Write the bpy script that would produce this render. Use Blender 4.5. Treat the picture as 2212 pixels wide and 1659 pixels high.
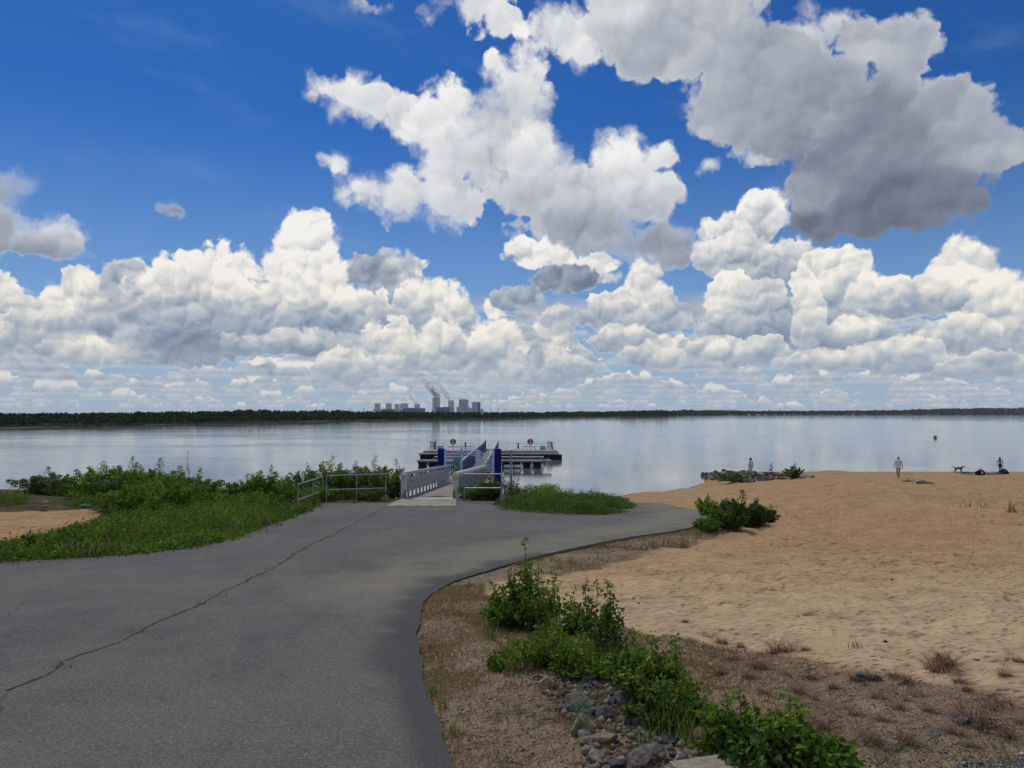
import bpy, bmesh, math, random
import numpy as np
from mathutils import Vector, Matrix, noise as mn

for o in list(bpy.data.objects):
    bpy.data.objects.remove(o)
scene = bpy.context.scene
COL = scene.collection
R = math.radians

# ------------------------------------------------------------------ camera
# The photograph is measured on a 2212 x 1659 grid ("grid" below); f = focal length in grid pixels.
F, CX, CY, HY = 1670.0, 1106.0, 829.5, 893.0
EYE = 6.5                                   # metres above the lake
PITCH = math.atan((HY - CY) / F)
cam_d = bpy.data.cameras.new("camera")
cam_d.sensor_width = 36.0
cam_d.lens = 36.0 * F / 2212.0
cam_d.clip_start, cam_d.clip_end = 0.1, 60000
cam = bpy.data.objects.new("camera", cam_d)
COL.objects.link(cam)
cam.location = (0, 0, EYE)
cam.rotation_euler = (R(90) + PITCH, 0, 0)
scene.camera = cam
CP, SP = math.cos(PITCH), math.sin(PITCH)

def ray(px, py):
    """direction (x, y, z) with y forward through a grid pixel"""
    a, b = (px - CX) / F, (CY - py) / F
    return (a, CP - b * SP, SP + b * CP)

def at(px, py, d):
    """the point at forward distance d on the ray through a grid pixel"""
    r = ray(px, py)
    k = d / r[1]
    return (r[0] * k, d, EYE + r[2] * k)

# ------------------------------------------------------------------ render settings
scene.render.engine = 'CYCLES'
cy = scene.cycles
cy.use_denoising = True
cy.use_adaptive_sampling = True
cy.adaptive_threshold = 0.02
cy.max_bounces = 6
cy.diffuse_bounces = 2
cy.glossy_bounces = 3
cy.transmission_bounces = 3
cy.transparent_max_bounces = 16
cy.volume_bounces = 1
cy.caustics_reflective = cy.caustics_refractive = False
vs = scene.view_settings
vs.view_transform, vs.look = 'Standard', 'None'
vs.exposure, vs.gamma, vs.use_curve_mapping = 0.0, 1.0, False

# ------------------------------------------------------------------ node arithmetic
class N:
    """a scalar socket with operators"""
    def __init__(s, t, sock): s.t, s.s = t, sock
    def _m(s, op, *a, clamp=False):
        n = s.t.nodes.new('ShaderNodeMath'); n.operation = op; n.use_clamp = clamp
        for i, v in enumerate((s,) + a):
            if isinstance(v, N): s.t.links.new(v.s, n.inputs[i])
            else: n.inputs[i].default_value = v
        return N(s.t, n.outputs[0])
    def __add__(s, o): return s._m('ADD', o)
    __radd__ = __add__
    def __sub__(s, o): return s._m('SUBTRACT', o)
    def __rsub__(s, o): return (s * -1.0) + o
    def __mul__(s, o): return s._m('MULTIPLY', o)
    __rmul__ = __mul__
    def __truediv__(s, o): return s._m('DIVIDE', o)
    def mx(s, o): return s._m('MAXIMUM', o)
    def mn(s, o): return s._m('MINIMUM', o)
    def pw(s, o): return s._m('POWER', o)
    def clamp(s): return s._m('ADD', 0.0, clamp=True)
    def ss(s, a, b, lo=0.0, hi=1.0):
        n = s.t.nodes.new('ShaderNodeMapRange'); n.interpolation_type = 'SMOOTHSTEP'
        for i, v in enumerate((s, a, b, lo, hi)):
            if isinstance(v, N): s.t.links.new(v.s, n.inputs[i])
            else: n.inputs[i].default_value = v
        return N(s.t, n.outputs[0])
    def lin(s, a, b, lo, hi):
        n = s.t.nodes.new('ShaderNodeMapRange')
        for i, v in enumerate((s, a, b, lo, hi)):
            if isinstance(v, N): s.t.links.new(v.s, n.inputs[i])
            else: n.inputs[i].default_value = v
        return N(s.t, n.outputs[0])

def vec(t, x, y, z=0.0):
    n = t.nodes.new('ShaderNodeCombineXYZ')
    for i, v in enumerate((x, y, z)):
        if isinstance(v, N): t.links.new(v.s, n.inputs[i])
        else: n.inputs[i].default_value = v
    return n.outputs[0]

def vop(t, op, a, b=None, out=0):
    n = t.nodes.new('ShaderNodeVectorMath'); n.operation = op
    for i, v in enumerate((a, b)):
        if v is None: continue
        if isinstance(v, (tuple, list)): n.inputs[i].default_value = v
        else: t.links.new(v, n.inputs[i])
    return n.outputs[out]

def noise(t, v, scale, detail=4.0, rough=0.55, dist=0.0, dim='3D', color=False):
    n = t.nodes.new('ShaderNodeTexNoise'); n.noise_dimensions = dim
    t.links.new(v, n.inputs['Vector'])
    n.inputs['Scale'].default_value = scale
    n.inputs['Detail'].default_value = detail
    n.inputs['Roughness'].default_value = rough
    n.inputs['Distortion'].default_value = dist
    return n.outputs['Color'] if color else N(t, n.outputs['Fac'])

def voro(t, v, scale, detail=0.0, rough=0.5, lac=2.0, dim='2D', feature='F1', rnd=1.0, smooth=0.5):
    n = t.nodes.new('ShaderNodeTexVoronoi'); n.voronoi_dimensions = dim; n.feature = feature
    t.links.new(v, n.inputs['Vector'])
    n.inputs['Scale'].default_value = scale
    if 'Detail' in n.inputs: n.inputs['Detail'].default_value = detail
    if 'Roughness' in n.inputs: n.inputs['Roughness'].default_value = rough
    if 'Lacunarity' in n.inputs: n.inputs['Lacunarity'].default_value = lac
    if feature == 'SMOOTH_F1': n.inputs['Smoothness'].default_value = smooth
    n.inputs['Randomness'].default_value = rnd
    return N(t, n.outputs['Distance'])

def mixc(t, f, a, b):
    n = t.nodes.new('ShaderNodeMix'); n.data_type = 'RGBA'; n.clamp_factor = True
    for i, v in ((0, f), (6, a), (7, b)):
        if isinstance(v, N): t.links.new(v.s, n.inputs[i])
        elif isinstance(v, (int, float)): n.inputs[i].default_value = v
        elif isinstance(v, tuple): n.inputs[i].default_value = (v + (1.0,))[:4]
        else: t.links.new(v, n.inputs[i])
    return n.outputs[2]

# ------------------------------------------------------------------ sun direction
SUN_EL, SUN_AZ = 56.0, -28.0        # azimuth: degrees to the right of straight ahead (+y)

# ------------------------------------------------------------------ world: clear sky and cumulus
world = bpy.data.worlds.new("World")
scene.world = world
world.use_nodes = True
wt = world.node_tree
wt.nodes.clear()
tc = wt.nodes.new('ShaderNodeTexCoord')
sep = wt.nodes.new('ShaderNodeSeparateXYZ')
wt.links.new(tc.outputs['Generated'], sep.inputs[0])
dx, dy, dz = (N(wt, sep.outputs[i]) for i in range(3))
AZ = dx._m('ARCTAN2', dy) * (180 / math.pi)
EL = dz.mx(-1.0).mn(1.0)._m('ARCSINE') * (180 / math.pi)

sky = wt.nodes.new('ShaderNodeTexSky')
sky.sky_type = 'NISHITA'
sky.sun_disc = False
sky.sun_elevation = R(SUN_EL)
sky.sun_rotation = R(SUN_AZ)
sky.altitude = 100
sky.air_density, sky.dust_density, sky.ozone_density = 1.0, 0.3, 3.0

def azel(px, py):
    x, y, z = ray(px, py)
    return math.degrees(math.atan2(x, y)), math.degrees(math.atan2(z, math.hypot(x, y)))

def blob_layer(U, V, blobs, sharp=7.0):
    """blobs: (cx, cy, rx, ry, brightness) in the sky; returns soft union field and blended brightness"""
    num = den = None
    for (cx, cyy, rx, ry, b) in blobs:
        a0, e0 = azel(cx, cyy)
        ra = (azel(cx + rx, cyy)[0] - azel(cx - rx, cyy)[0]) / 2
        re = (azel(cx, cyy - ry)[1] - azel(cx, cyy + ry)[1]) / 2
        p = vop(wt, 'MULTIPLY', vop(wt, 'SUBTRACT', vec(wt, U, V), (a0, e0, 0)), (1 / ra, 1 / re, 0))
        d = N(wt, vop(wt, 'LENGTH', p, out=1))
        # weight: exp(sharp*(1-d))
        w = ((1.0 - d) * sharp)._m('EXPONENT')
        num = w * b if num is None else num + w * b
        den = w if den is None else den + w
    field = den.mx(1e-6)._m('LOGARITHM', math.e) / sharp
    return field, num / den.mx(1e-9)
def billow(U, V, s, k=(0.5, 0.3, 0.2), lac=2.3):
    h = None
    for i, a in enumerate(k):
        f = voro(wt, vec(wt, U + 13.7 * i, V - 7.1 * i), s * lac ** i)
        f2 = (f * f) * a
        h = f2 if h is None else h + f2
    return 1.0 - h * 1.6

def warp(U, V, s, amt, detail=3.0, off=0.0):
    c = noise(wt, vec(wt, U + off, V), s, detail, 0.6, dim='2D', color=True)
    sp = wt.nodes.new('ShaderNodeSeparateXYZ'); wt.links.new(c, sp.inputs[0])
    return U + (N(wt, sp.outputs[0]) - 0.5) * amt, V + (N(wt, sp.outputs[1]) - 0.5) * amt

WARM = [(0.0, (.16, .205, .29)), (.3, (.27, .335, .43)), (.55, (.44, .485, .54)), (.78, (.70, .69, .65)), (1.0, (.95, .89, .79))]
COOL = [(0.0, (.13, .152, .205)), (.25, (.235, .265, .33)), (.5, (.42, .455, .515)), (.75, (.66, .675, .70)), (1.0, (.92, .91, .885))]
def colour(b, pts=COOL):
    """radiance of cloud for brightness b in 0..1"""
    r = wt.nodes.new('ShaderNodeValToRGB')
    e = r.color_ramp.elements
    e[0].position, e[0].color = pts[0][0], pts[0][1] + (1,)
    e[1].position, e[1].color = pts[-1][0], pts[-1][1] + (1,)
    for p, c in pts[1:-1]:
        q = e.new(p); q.color = c + (1,)
    wt.links.new(b.s, r.inputs[0])
    return r.outputs[0]

STR = 0.1
def scaled(c, k):
    return vop(wt, 'MULTIPLY', c, (k, k, k) if not isinstance(k, tuple) else k)


# one heap of cumulus as a node group: an ellipse with a flat base and a billowed outline, laid over what is behind it
hg = bpy.data.node_groups.new('cumulus_heap', 'ShaderNodeTree')
for nm, ty in (('P', 'NodeSocketVector'), ('C', 'NodeSocketVector'), ('S', 'NodeSocketVector'), ('H', 'NodeSocketFloat'), ('G', 'NodeSocketFloat'),
               ('Flat', 'NodeSocketFloat'), ('Top', 'NodeSocketFloat'), ('Base', 'NodeSocketFloat'), ('Rough', 'NodeSocketFloat'), ('Soft', 'NodeSocketFloat'), ('W', 'NodeSocketFloat'),
               ('A', 'NodeSocketFloat'), ('B', 'NodeSocketFloat')):
    hg.interface.new_socket(nm, in_out='INPUT', socket_type=ty)
for nm in ('A', 'B'):
    hg.interface.new_socket(nm, in_out='OUTPUT', socket_type='NodeSocketFloat')
gi, go = hg.nodes.new('NodeGroupInput'), hg.nodes.new('NodeGroupOutput')
I = {s.name: N(hg, s) for s in gi.outputs if s.name}
# (adding a millionth of the brightness behind makes Cycles evaluate the heaps one after the other: its stack is small)
q = vop(hg, 'MULTIPLY', vop(hg, 'SUBTRACT', vop(hg, 'ADD', I['P'].s, (I['B'] * 1e-6).s), I['C'].s), I['S'].s)
sp_ = hg.nodes.new('ShaderNodeSeparateXYZ'); hg.links.new(q, sp_.inputs[0])
qx, qy = N(hg, sp_.outputs[0]), N(hg, sp_.outputs[1])
qyf = qy.mx(qy * -1.0 * I['Flat'])
dd = 1.0 - (qx * qx + qyf * qyf)._m('SQRT')
den_ = dd + (I['H'] - 0.62) * I['Rough']
al = den_.ss(0.0, I['Soft'] * I['W'])
low = qy.ss(-0.25, 0.8)
bb = I['Base'] + (I['Top'] - I['Base']) * low + I['G'] + den_.ss(0.0, 0.30, 0.10, 0.0)
hg.links.new((I['A'] + (1.0 - I['A']) * al).s, go.inputs['A'])
hg.links.new((I['B'] + (bb - I['B']) * al).s, go.inputs['B'])

def heaps(U, V, H, G, items, A, B, zone, WID):
    P = vec(wt, U, V)
    for it in items:
        x, y, rx, ry, bt, bb_ = it[:6]
        flat = it[6] if len(it) > 6 else 2.6
        rough = it[7] if len(it) > 7 else 0.58
        soft = it[8] if len(it) > 8 else 0.10
        a0, e0 = azel(x, y)
        ra = (azel(x + rx, y)[0] - azel(x - rx, y)[0]) / 2
        re = azel(x, y - ry)[1] - e0
        k = 1.0 + 0.4 * rough + 0.03
        a_lo, a_hi, e_lo, e_hi = zone
        if a0 - ra * k > a_hi or a0 + ra * k < a_lo or e0 - re * k / flat > e_hi or e0 + re * k < e_lo:
            continue
        g = wt.nodes.new('ShaderNodeGroup'); g.node_tree = hg
        wt.links.new(P, g.inputs['P'])
        g.inputs['C'].default_value = (a0, e0, 0)
        g.inputs['S'].default_value = (1 / ra, 1 / re, 0)
        wt.links.new(H.s, g.inputs['H']); wt.links.new(G.s, g.inputs['G']); wt.links.new(WID.s, g.inputs['W'])
        for k, v in (('Flat', flat), ('Top', bt), ('Base', bb_), ('Rough', rough), ('Soft', soft)):
            g.inputs[k].default_value = v
        for k, v in (('A', A), ('B', B)):
            if isinstance(v, N): wt.links.new(v.s, g.inputs[k])
            else: g.inputs[k].default_value = v
        A, B = N(wt, g.outputs['A']), N(wt, g.outputs['B'])
    return A, B

# --- horizon rows of small cumulus, far ones first
rnd = random.Random(4)
ROWS, e = [], 0.35
while e < 8.4:
    ROWS.append((e, rnd.uniform(0, 500)))
    e += 0.26 + 0.105 * e
def row_layer(U, V):
    A, B = None, None
    for e0, off in ROWS:
        H_ = 0.40 + 0.33 * e0
        s = 1.05 / H_
        if B is not None: off = B * 1e-6 + off
        n1 = noise(wt, vec(wt, U + off, V * 0.25), 0.20 / H_ + 0.03, 3.0, 0.55, dim='2D')
        f1 = voro(wt, vec(wt, U + off, V), s)
        f2 = voro(wt, vec(wt, U + off, V), s * 2.4)
        h = 1.0 - f1 * f1 * 0.9 - f2 * f2 * 0.4
        top = n1.ss(0.38, 0.70) * H_ * 1.15
        y = (EL - e0) if B is None else EL + (B * 1e-6 - e0)
        dens = (top - y) * (1.0 / H_) + (h - 0.70) * 0.65 - 0.12
        al = dens.ss(0.0, 0.18) * y.ss(-0.20 * H_, 0.14 * H_)
        t = y.ss(-0.1 * H_, 0.75 * H_)
        lit = 0.24 + 0.70 * t + (h - 0.62) * 0.60 + dens.ss(0.0, 0.4, 0.08, 0.0)
        A, B = (al, lit) if A is None else (A + (1.0 - A) * al, B + (lit - B) * al)
    return A, B

HEAPS = [
 (-60,700,120,150,.90,.5),(30,745,120,75,.92,.40),(150,735,120,120,.88,.45),(110,690,90,70,.90,.55),(230,770,150,60,.82,.42),(170,620,40,44,.8,.7,1.0),
 (330,705,185,125,.97,.34),(250,655,75,66,.78,.55),(270,610,60,50,.62,.5,1.0),(455,720,190,190,1.0,.36),(440,640,82,115,1.0,.75,2.6,.4),(345,590,30,40,1.0,.85,1.0,.4),
 (560,742,250,95,.52,.20,3.4),(470,700,150,60,.60,.34,3.0),(380,690,150,70,.66,.34,3.0),
 (850,675,98,140,.62,.36,2.6,.4),(930,690,85,110,.96,.5),(800,600,60,60,.52,.40),(990,700,60,60,.92,.5),
 (650,665,100,215,1.0,.74,2.6,.34),(664,530,76,92,1.0,.88,1.2,.36),(600,690,90,120,.98,.30,2.6,.45),(700,700,110,130,.95,.26,3.2,.5),(780,690,70,75,.92,.30),(650,752,170,44,.72,.26),
 (1060,790,72,140,.96,.42),(960,775,115,80,.88,.36),(850,770,90,80,.90,.42),(760,805,110,60,.84,.40),
 (1190,790,56,110,.60,.34),(1205,800,50,84,.86,.34),(1240,806,44,50,.70,.32),(1200,690,50,34,.66,.55,1.0),
 (1165,560,80,54,1.0,.80),(1265,600,78,50,.95,.60),(1310,568,34,26,.95,.8,1.0),(1225,612,84,40,.28,.20,1.6),(1120,640,60,28,.45,.38,1.0),
 (1400,665,56,118,.94,.50),(1330,690,90,66,.86,.46),(1440,695,80,54,.56,.36),(1340,745,90,50,.82,.42),
 (1560,500,55,62,.97,.6),(1642,485,72,82,1.0,.66,2.6,.4),(1590,570,100,85,.86,.52),(1700,590,80,90,.74,.45),
 (1575,705,66,125,.95,.38),(1640,710,110,95,.78,.34),(1805,600,95,72,.93,.56),(1850,650,110,84,.92,.50),
 (1750,732,130,95,.44,.22,3.2),(1742,700,46,124,.97,.6,1.6,.45),(1850,724,84,62,.95,.32),
 (2085,600,88,96,.95,.70,1.6,.45),(2010,660,175,86,.95,.30,3.2),(1930,640,80,60,.92,.5),(2165,705,100,130,.92,.45),(2080,740,110,64,.88,.40),(2280,720,120,160,.9,.5),
 (1600,772,130,52,.86,.38),(1450,778,110,50,.84,.38),(1950,785,140,54,.85,.36),(1780,790,110,44,.82,.4),(2120,800,120,44,.82,.4),
]
ALOFT = [
 (370,450,42,22,.40,.34,1.0,1.0,.45),
 (790,10,55,28,.70,.62,1.0,1.6,.6),
 (1020,22,95,46,.86,.78,1.0,1.2,.22),(1085,55,50,50,.85,.8,1.0,1.2,.22),(1215,55,85,66,.90,.82,1.0,1.0,.2),(1262,115,60,42,.88,.8,1.0,1.0,.2),
 (690,188,60,34,.85,.8,1.0,1.3,.25),(785,212,98,62,.96,.80,1.0,.9,.15),(735,350,42,30,.9,.85,1.0,1.1,.2),
 (880,250,48,60,.9,.8,1.0),(960,330,92,158,.98,.78,1.0,.8,.12),(870,410,140,66,.90,.80,1.0,.9,.16),(960,430,115,66,.84,.74,1.0,.9,.18),
 (1090,355,115,95,.72,.66,1.0,.8,.12),(1075,290,100,120,.70,.66,1.0,.7,.2),(1020,330,90,110,.80,.70,1.0,.7,.2),(1115,260,80,205,.98,.52,1.0,.6,.12),(1150,330,80,80,.95,.72,1.0),(1200,430,140,95,.76,.60,1.0,.8,.14),
 (1335,390,78,120,1.0,.72,1.0,.8,.1),(1428,338,46,30,.96,.85,1.0),(1410,430,80,66,.86,.62,1.0),(1300,470,150,95,.66,.42,1.0,.8,.16),(1420,520,120,58,.52,.36,1.0,.9,.2),
 (1530,360,26,18,.82,.75,1.0,1.2,.3),
 (1720,80,130,85,.94,.84,1.0,.9,.15),(1650,330,70,24,.80,.7,1.0,1.2,.3),(1740,420,56,56,.86,.7,1.0,1.0,.2),(1600,40,90,50,.8,.7,1.0,.9,.2),
 (15,415,88,62,.44,.30,1.3,.7,.2),(85,535,118,82,.86,.34,2.6,.8,.2),(-40,480,100,80,.6,.36,1.0),
 (2330,560,100,90,.8,.5),
]
DARK = [(1480,50,200,95,.50),(1420,130,110,70,.56),(1620,130,190,100,.40),(1560,220,130,75,.42),(1780,230,190,110,.32),(1640,255,110,70,.38),(1900,330,200,110,.22),(1960,430,185,80,.05),
 (1840,480,150,42,.04),(1960,120,78,85,.52),(1900,100,80,60,.52),(2050,230,90,85,.42),(2120,320,80,62,.38),(2190,320,60,34,.5),(1750,410,80,50,.34),(1340,20,80,50,.75),(1480,-60,260,90,.6)]

K = 1.0 / STR
def background(c):
    b = wt.nodes.new('ShaderNodeBackground')
    b.inputs['Strength'].default_value = STR
    wt.links.new(c, b.inputs['Color'])
    return b.outputs[0]

def either(test, a, b):
    """b where test is 1, a where it is 0 (test depends on the direction only); Cycles evaluates one side"""
    m = wt.nodes.new('ShaderNodeMixShader')
    wt.links.new(test.s, m.inputs[0]); wt.links.new(a, m.inputs[1]); wt.links.new(b, m.inputs[2])
    return m.outputs[0]

def above(x, v):
    return x._m('GREATER_THAN', v)

def zone_sky(name, e_lo, e_hi):
    """a node group that paints the clouds between two elevations over the clear sky"""
    global wt, AZ, EL
    keep = wt, AZ, EL
    wt = bpy.data.node_groups.new(name, 'ShaderNodeTree')
    wt.interface.new_socket('AZ', in_out='INPUT', socket_type='NodeSocketFloat')
    wt.interface.new_socket('EL', in_out='INPUT', socket_type='NodeSocketFloat')
    wt.interface.new_socket('Clear', in_out='INPUT', socket_type='NodeSocketColor')
    wt.interface.new_socket('Color', in_out='OUTPUT', socket_type='NodeSocketColor')
    gi, go = wt.nodes.new('NodeGroupInput'), wt.nodes.new('NodeGroupOutput')
    AZ, EL, clear = N(wt, gi.outputs[0]), N(wt, gi.outputs[1]), gi.outputs[2]
    zone = (-60, 60, e_lo, e_hi)
    U1, V1 = warp(AZ, EL, 0.35, 1.7, 5.0)            # a little domain warp gives ragged outlines
    U2, V2 = warp(U1, V1, 1.3, 0.30, 3.0, 31.0)
    US, VS = warp(AZ, EL, 0.5, 1.3, 2.0, 12.0)       # smoother: for the shading of the puffs
    ci = noise(wt, vec(wt, AZ + EL * 0.8, EL * 3.0), 0.07, 4.0, 0.6, dim='2D').ss(0.56, 0.9, 0.0, 0.16)
    c = mixc(wt, ci, clear, (.35 * K, .48 * K, .68 * K))
    c = mixc(wt, EL.ss(0.0, 22.0, 0.62, 0.0), c, (.33 * K, .50 * K, .68 * K))
    patch = noise(wt, vec(wt, US + 90.0, VS), 0.17, 4.0, 0.55, dim='2D')
    WID = patch.ss(0.30, 0.68, 1.0, 5.5)
    fray = (noise(wt, vec(wt, U1, V1), 1.5, 5.0, 0.68, dim='2D') - 0.5) * 0.42
    A = B = None
    if e_lo < 9.0:
        A, B = row_layer(U1, V1)
        A = A * EL.ss(7.4, 8.95, 1.0, 0.0)
        c = mixc(wt, EL.ss(0.0, 9.0, 0.85, 0.0), c, (.38 * K, .46 * K, .56 * K))
    if e_lo < 20.0:
        h_edge = billow(U2, V2, 0.40, (.56, .30, .14)) + fray * 0.8
        s0 = billow(US, VS, 0.42, (.60, .31, .09))
        s1 = billow(US + 0.18, VS - 0.42, 0.42, (.60, .31, .09))
        G = ((s0 - s1) * -0.62).mx(-0.26).mn(0.15) + (patch - 0.51) * 0.50
        A, B = heaps(U1, V1, h_edge, G, HEAPS, 0.0 if A is None else A, 0.8 if B is None else B, zone, WID * 0.40 + 0.35)
        low = colour(B.clamp())
        low = mixc(wt, EL.ss(5.0, 17.0, 1.0, 0.0), low, colour(B.clamp(), WARM))
        low = mixc(wt, EL.ss(0.2, 6.0, 0.55, 0.0), low, (.46, .52, .59))
        c = mixc(wt, A * 0.98, c, scaled(low, K))
    if e_hi > 9.0:
        h_edge2 = billow(U2 + 40.0, V2, 0.27, (.54, .31, .15)) + fray
        t0 = billow(US + 40.0, VS, 0.24, (.64, .28, .08))
        t1 = billow(US + 40.3, VS - 0.6, 0.24, (.64, .28, .08))
        G2 = ((t0 - t1) * -0.30).mx(-0.13).mn(0.08) + (patch - 0.50) * 0.20
        soft_ = noise(wt, vec(wt, US, VS), 0.16, 4.0, 0.55, dim='2D')
        aF, bF = heaps(U1, V1, h_edge2, G2, ALOFT, 0.0, 0.8, zone, WID)
        c = mixc(wt, aF * 0.97, c, scaled(colour(bF.clamp()), K))
        fD, brD = blob_layer(U1, V1, DARK, 6.0)
        dD = fD * 1.5 + (h_edge2 - 0.62) * 0.95
        bD = brD + G2 * 0.8 + (soft_ - 0.5) * 0.30 + dD.ss(0.0, 0.6, 0.14, 0.0)
        c = mixc(wt, dD.ss(0.0, WID * 0.035 + 0.16) * 0.98, c, scaled(colour(bD.clamp()), K))
    wt.links.new(c, go.inputs[0])
    tree = wt
    wt, AZ, EL = keep
    return tree

def placed(tree, clear):
    g = wt.nodes.new('ShaderNodeGroup'); g.node_tree = tree
    wt.links.new(AZ.s, g.inputs[0]); wt.links.new(EL.s, g.inputs[1]); wt.links.new(clear, g.inputs[2])
    return background(g.outputs[0])

trees = [zone_sky('sky_low', -5, 9.0), zone_sky('sky_middle', 9.0, 20.0), zone_sky('sky_high', 20.0, 90.0)]
skyc = scaled(sky.outputs[0], (0.095, 0.345, 0.71))      # deep blue of the photograph
bl, bm, bh = (placed(t, skyc) for t in trees)
sector = either(above(EL, 9.0), bl, either(above(EL, 20.0), bm, bh))

# --- generic cover outside the photographed sector (behind, beside and above the camera), for reflections and light
AA = AZ._m('ABSOLUTE')
side = AA.ss(38.0, 46.0)
gn = noise(wt, vec(wt, AZ * 0.5, EL), 0.055, 4.0, 0.6, dim='2D')
ga = (gn - (EL.ss(30, 70) * 0.05)).ss(0.44, 0.54)
gb = gn.ss(0.50, 0.75, 0.85, 0.35)
gc = mixc(wt, EL.ss(0.0, 22.0, 0.62, 0.0), skyc, (.33 * K, .50 * K, .68 * K))
gc = mixc(wt, ga * 0.9 * side.mx(EL.ss(37.0, 44.0)), gc, scaled(colour(gb), K))
outside = AA._m('GREATER_THAN', 46.0).mx(above(EL, 44.0)).mx(EL._m('LESS_THAN', -1.0))
wo = wt.nodes.new('ShaderNodeOutputWorld')
wt.links.new(either(outside, sector, background(gc)), wo.inputs['Surface'])
world.cycles.sampling_method = 'NONE'

sun_d = bpy.data.lights.new("sun", 'SUN')
sun_d.energy, sun_d.angle, sun_d.color = 2.1, R(7), (1.0, 0.94, 0.84)
sun = bpy.data.objects.new("sun", sun_d)
COL.objects.link(sun)
sd = Vector((math.sin(R(SUN_AZ)) * math.cos(R(SUN_EL)), math.cos(R(SUN_AZ)) * math.cos(R(SUN_EL)), math.sin(R(SUN_EL))))
sun.rotation_euler = sd.to_track_quat('Z', 'Y').to_euler()
sun.location = (0, 0, 60)
# ================================================================== helpers
rng = random.Random(11)
nr = np.random.RandomState(5)

def link(o, parent=None):
    COL.objects.link(o)
    if parent is not None: o.parent = parent
    return o

def tag(o, label=None, cat=None, group=None, kind=None):
    if label: o['label'] = label
    if cat: o['category'] = cat
    if group: o['group'] = group
    if kind: o['kind'] = kind
    return o

def empty(name, loc, rz=0.0, rx=0.0):
    o = bpy.data.objects.new(name, None)
    o.location = loc; o.rotation_euler = (rx, 0, rz); o.empty_display_size = 0.2
    return link(o)

def copy_tree(o, parent=None, **kw):
    c = o.copy(); COL.objects.link(c)
    if parent is not None: c.parent = parent
    for ch in list(o.children):
        copy_tree(ch, c)
    return c

class MB:
    """collects simple solids and becomes ONE mesh object"""
    def __init__(s): s.v, s.f = [], []
    def add(s, vs, fs):
        b = len(s.v); s.v += [tuple(p) for p in vs]; s.f += [tuple(b + i for i in q) for q in fs]
    def box(s, x0, x1, y0, y1, z0, z1):
        s.add([(x, y, z) for z in (z0, z1) for y in (y0, y1) for x in (x0, x1)],
              [(0, 2, 3, 1), (4, 5, 7, 6), (0, 1, 5, 4), (2, 6, 7, 3), (0, 4, 6, 2), (1, 3, 7, 5)])
    def beam(s, p, q, w, h, up=(0, 0, 1)):
        p, q = Vector(p), Vector(q); d = (q - p).normalized()
        side = d.cross(Vector(up))
        if side.length < 1e-5: side = Vector((1, 0, 0))
        side.normalize(); u = side.cross(d)
        vs = [c + side * (a * w / 2) + u * (b * h / 2) for c in (p, q) for a, b in ((-1, -1), (1, -1), (1, 1), (-1, 1))]
        s.add(vs, [(3, 2, 1, 0), (4, 5, 6, 7), (0, 1, 5, 4), (1, 2, 6, 5), (2, 3, 7, 6), (3, 0, 4, 7)])
    def tube(s, pts, r, n=8, r1=None):
        pts = [Vector(p) for p in pts]; m = len(pts); rs = [r + ((r1 if r1 is not None else r) - r) * i / max(1, m - 1) for i in range(m)]
        vs, fs = [], []
        ref = None
        for i, p in enumerate(pts):
            d = (pts[min(i + 1, m - 1)] - pts[max(i - 1, 0)]).normalized()
            a = d.cross(Vector((0, 0, 1))) if abs(d.z) < 0.95 else d.cross(Vector((0, 1, 0)))
            a.normalize(); b = d.cross(a)
            for k in range(n):
                t = 2 * math.pi * k / n
                vs.append(p + (a * math.cos(t) + b * math.sin(t)) * rs[i])
        for i in range(m - 1):
            for k in range(n):
                k2 = (k + 1) % n
                fs.append((i * n + k, i * n + k2, (i + 1) * n + k2, (i + 1) * n + k))
        fs.append(tuple(range(n))[::-1]); fs.append(tuple((m - 1) * n + k for k in range(n)))
        s.add(vs, fs)
    def lathe(s, c, prof, n=16, axis='z'):
        vs, fs = [], []
        for (r, h) in prof:
            for k in range(n):
                t = 2 * math.pi * k / n
                a, b = r * math.cos(t), r * math.sin(t)
                vs.append((c[0] + a, c[1] + b, c[2] + h) if axis == 'z' else (c[0] + a, c[1] + h, c[2] + b))
        for i in range(len(prof) - 1):
            for k in range(n):
                k2 = (k + 1) % n
                fs.append((i * n + k, i * n + k2, (i + 1) * n + k2, (i + 1) * n + k))
        fs.append(tuple(range(n))[::-1]); fs.append(tuple((len(prof) - 1) * n + k for k in range(n)))
        s.add(vs, fs)
    def build(s, name, mat, parent=None, smooth=False, bevel=0.0):
        me = bpy.data.meshes.new(name); me.from_pydata(s.v, [], s.f); me.update()
        bm = bmesh.new(); bm.from_mesh(me)
        bmesh.ops.recalc_face_normals(bm, faces=bm.faces)
        if bevel: bmesh.ops.bevel(bm, geom=list(bm.edges), offset=bevel, segments=2, affect='EDGES', clamp_overlap=True)
        bm.to_mesh(me); bm.free()
        if smooth:
            for p in me.polygons: p.use_smooth = True
            me.set_sharp_from_angle(angle=R(40))
        me.materials.append(mat)
        return link(bpy.data.objects.new(name, me), parent)

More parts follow.
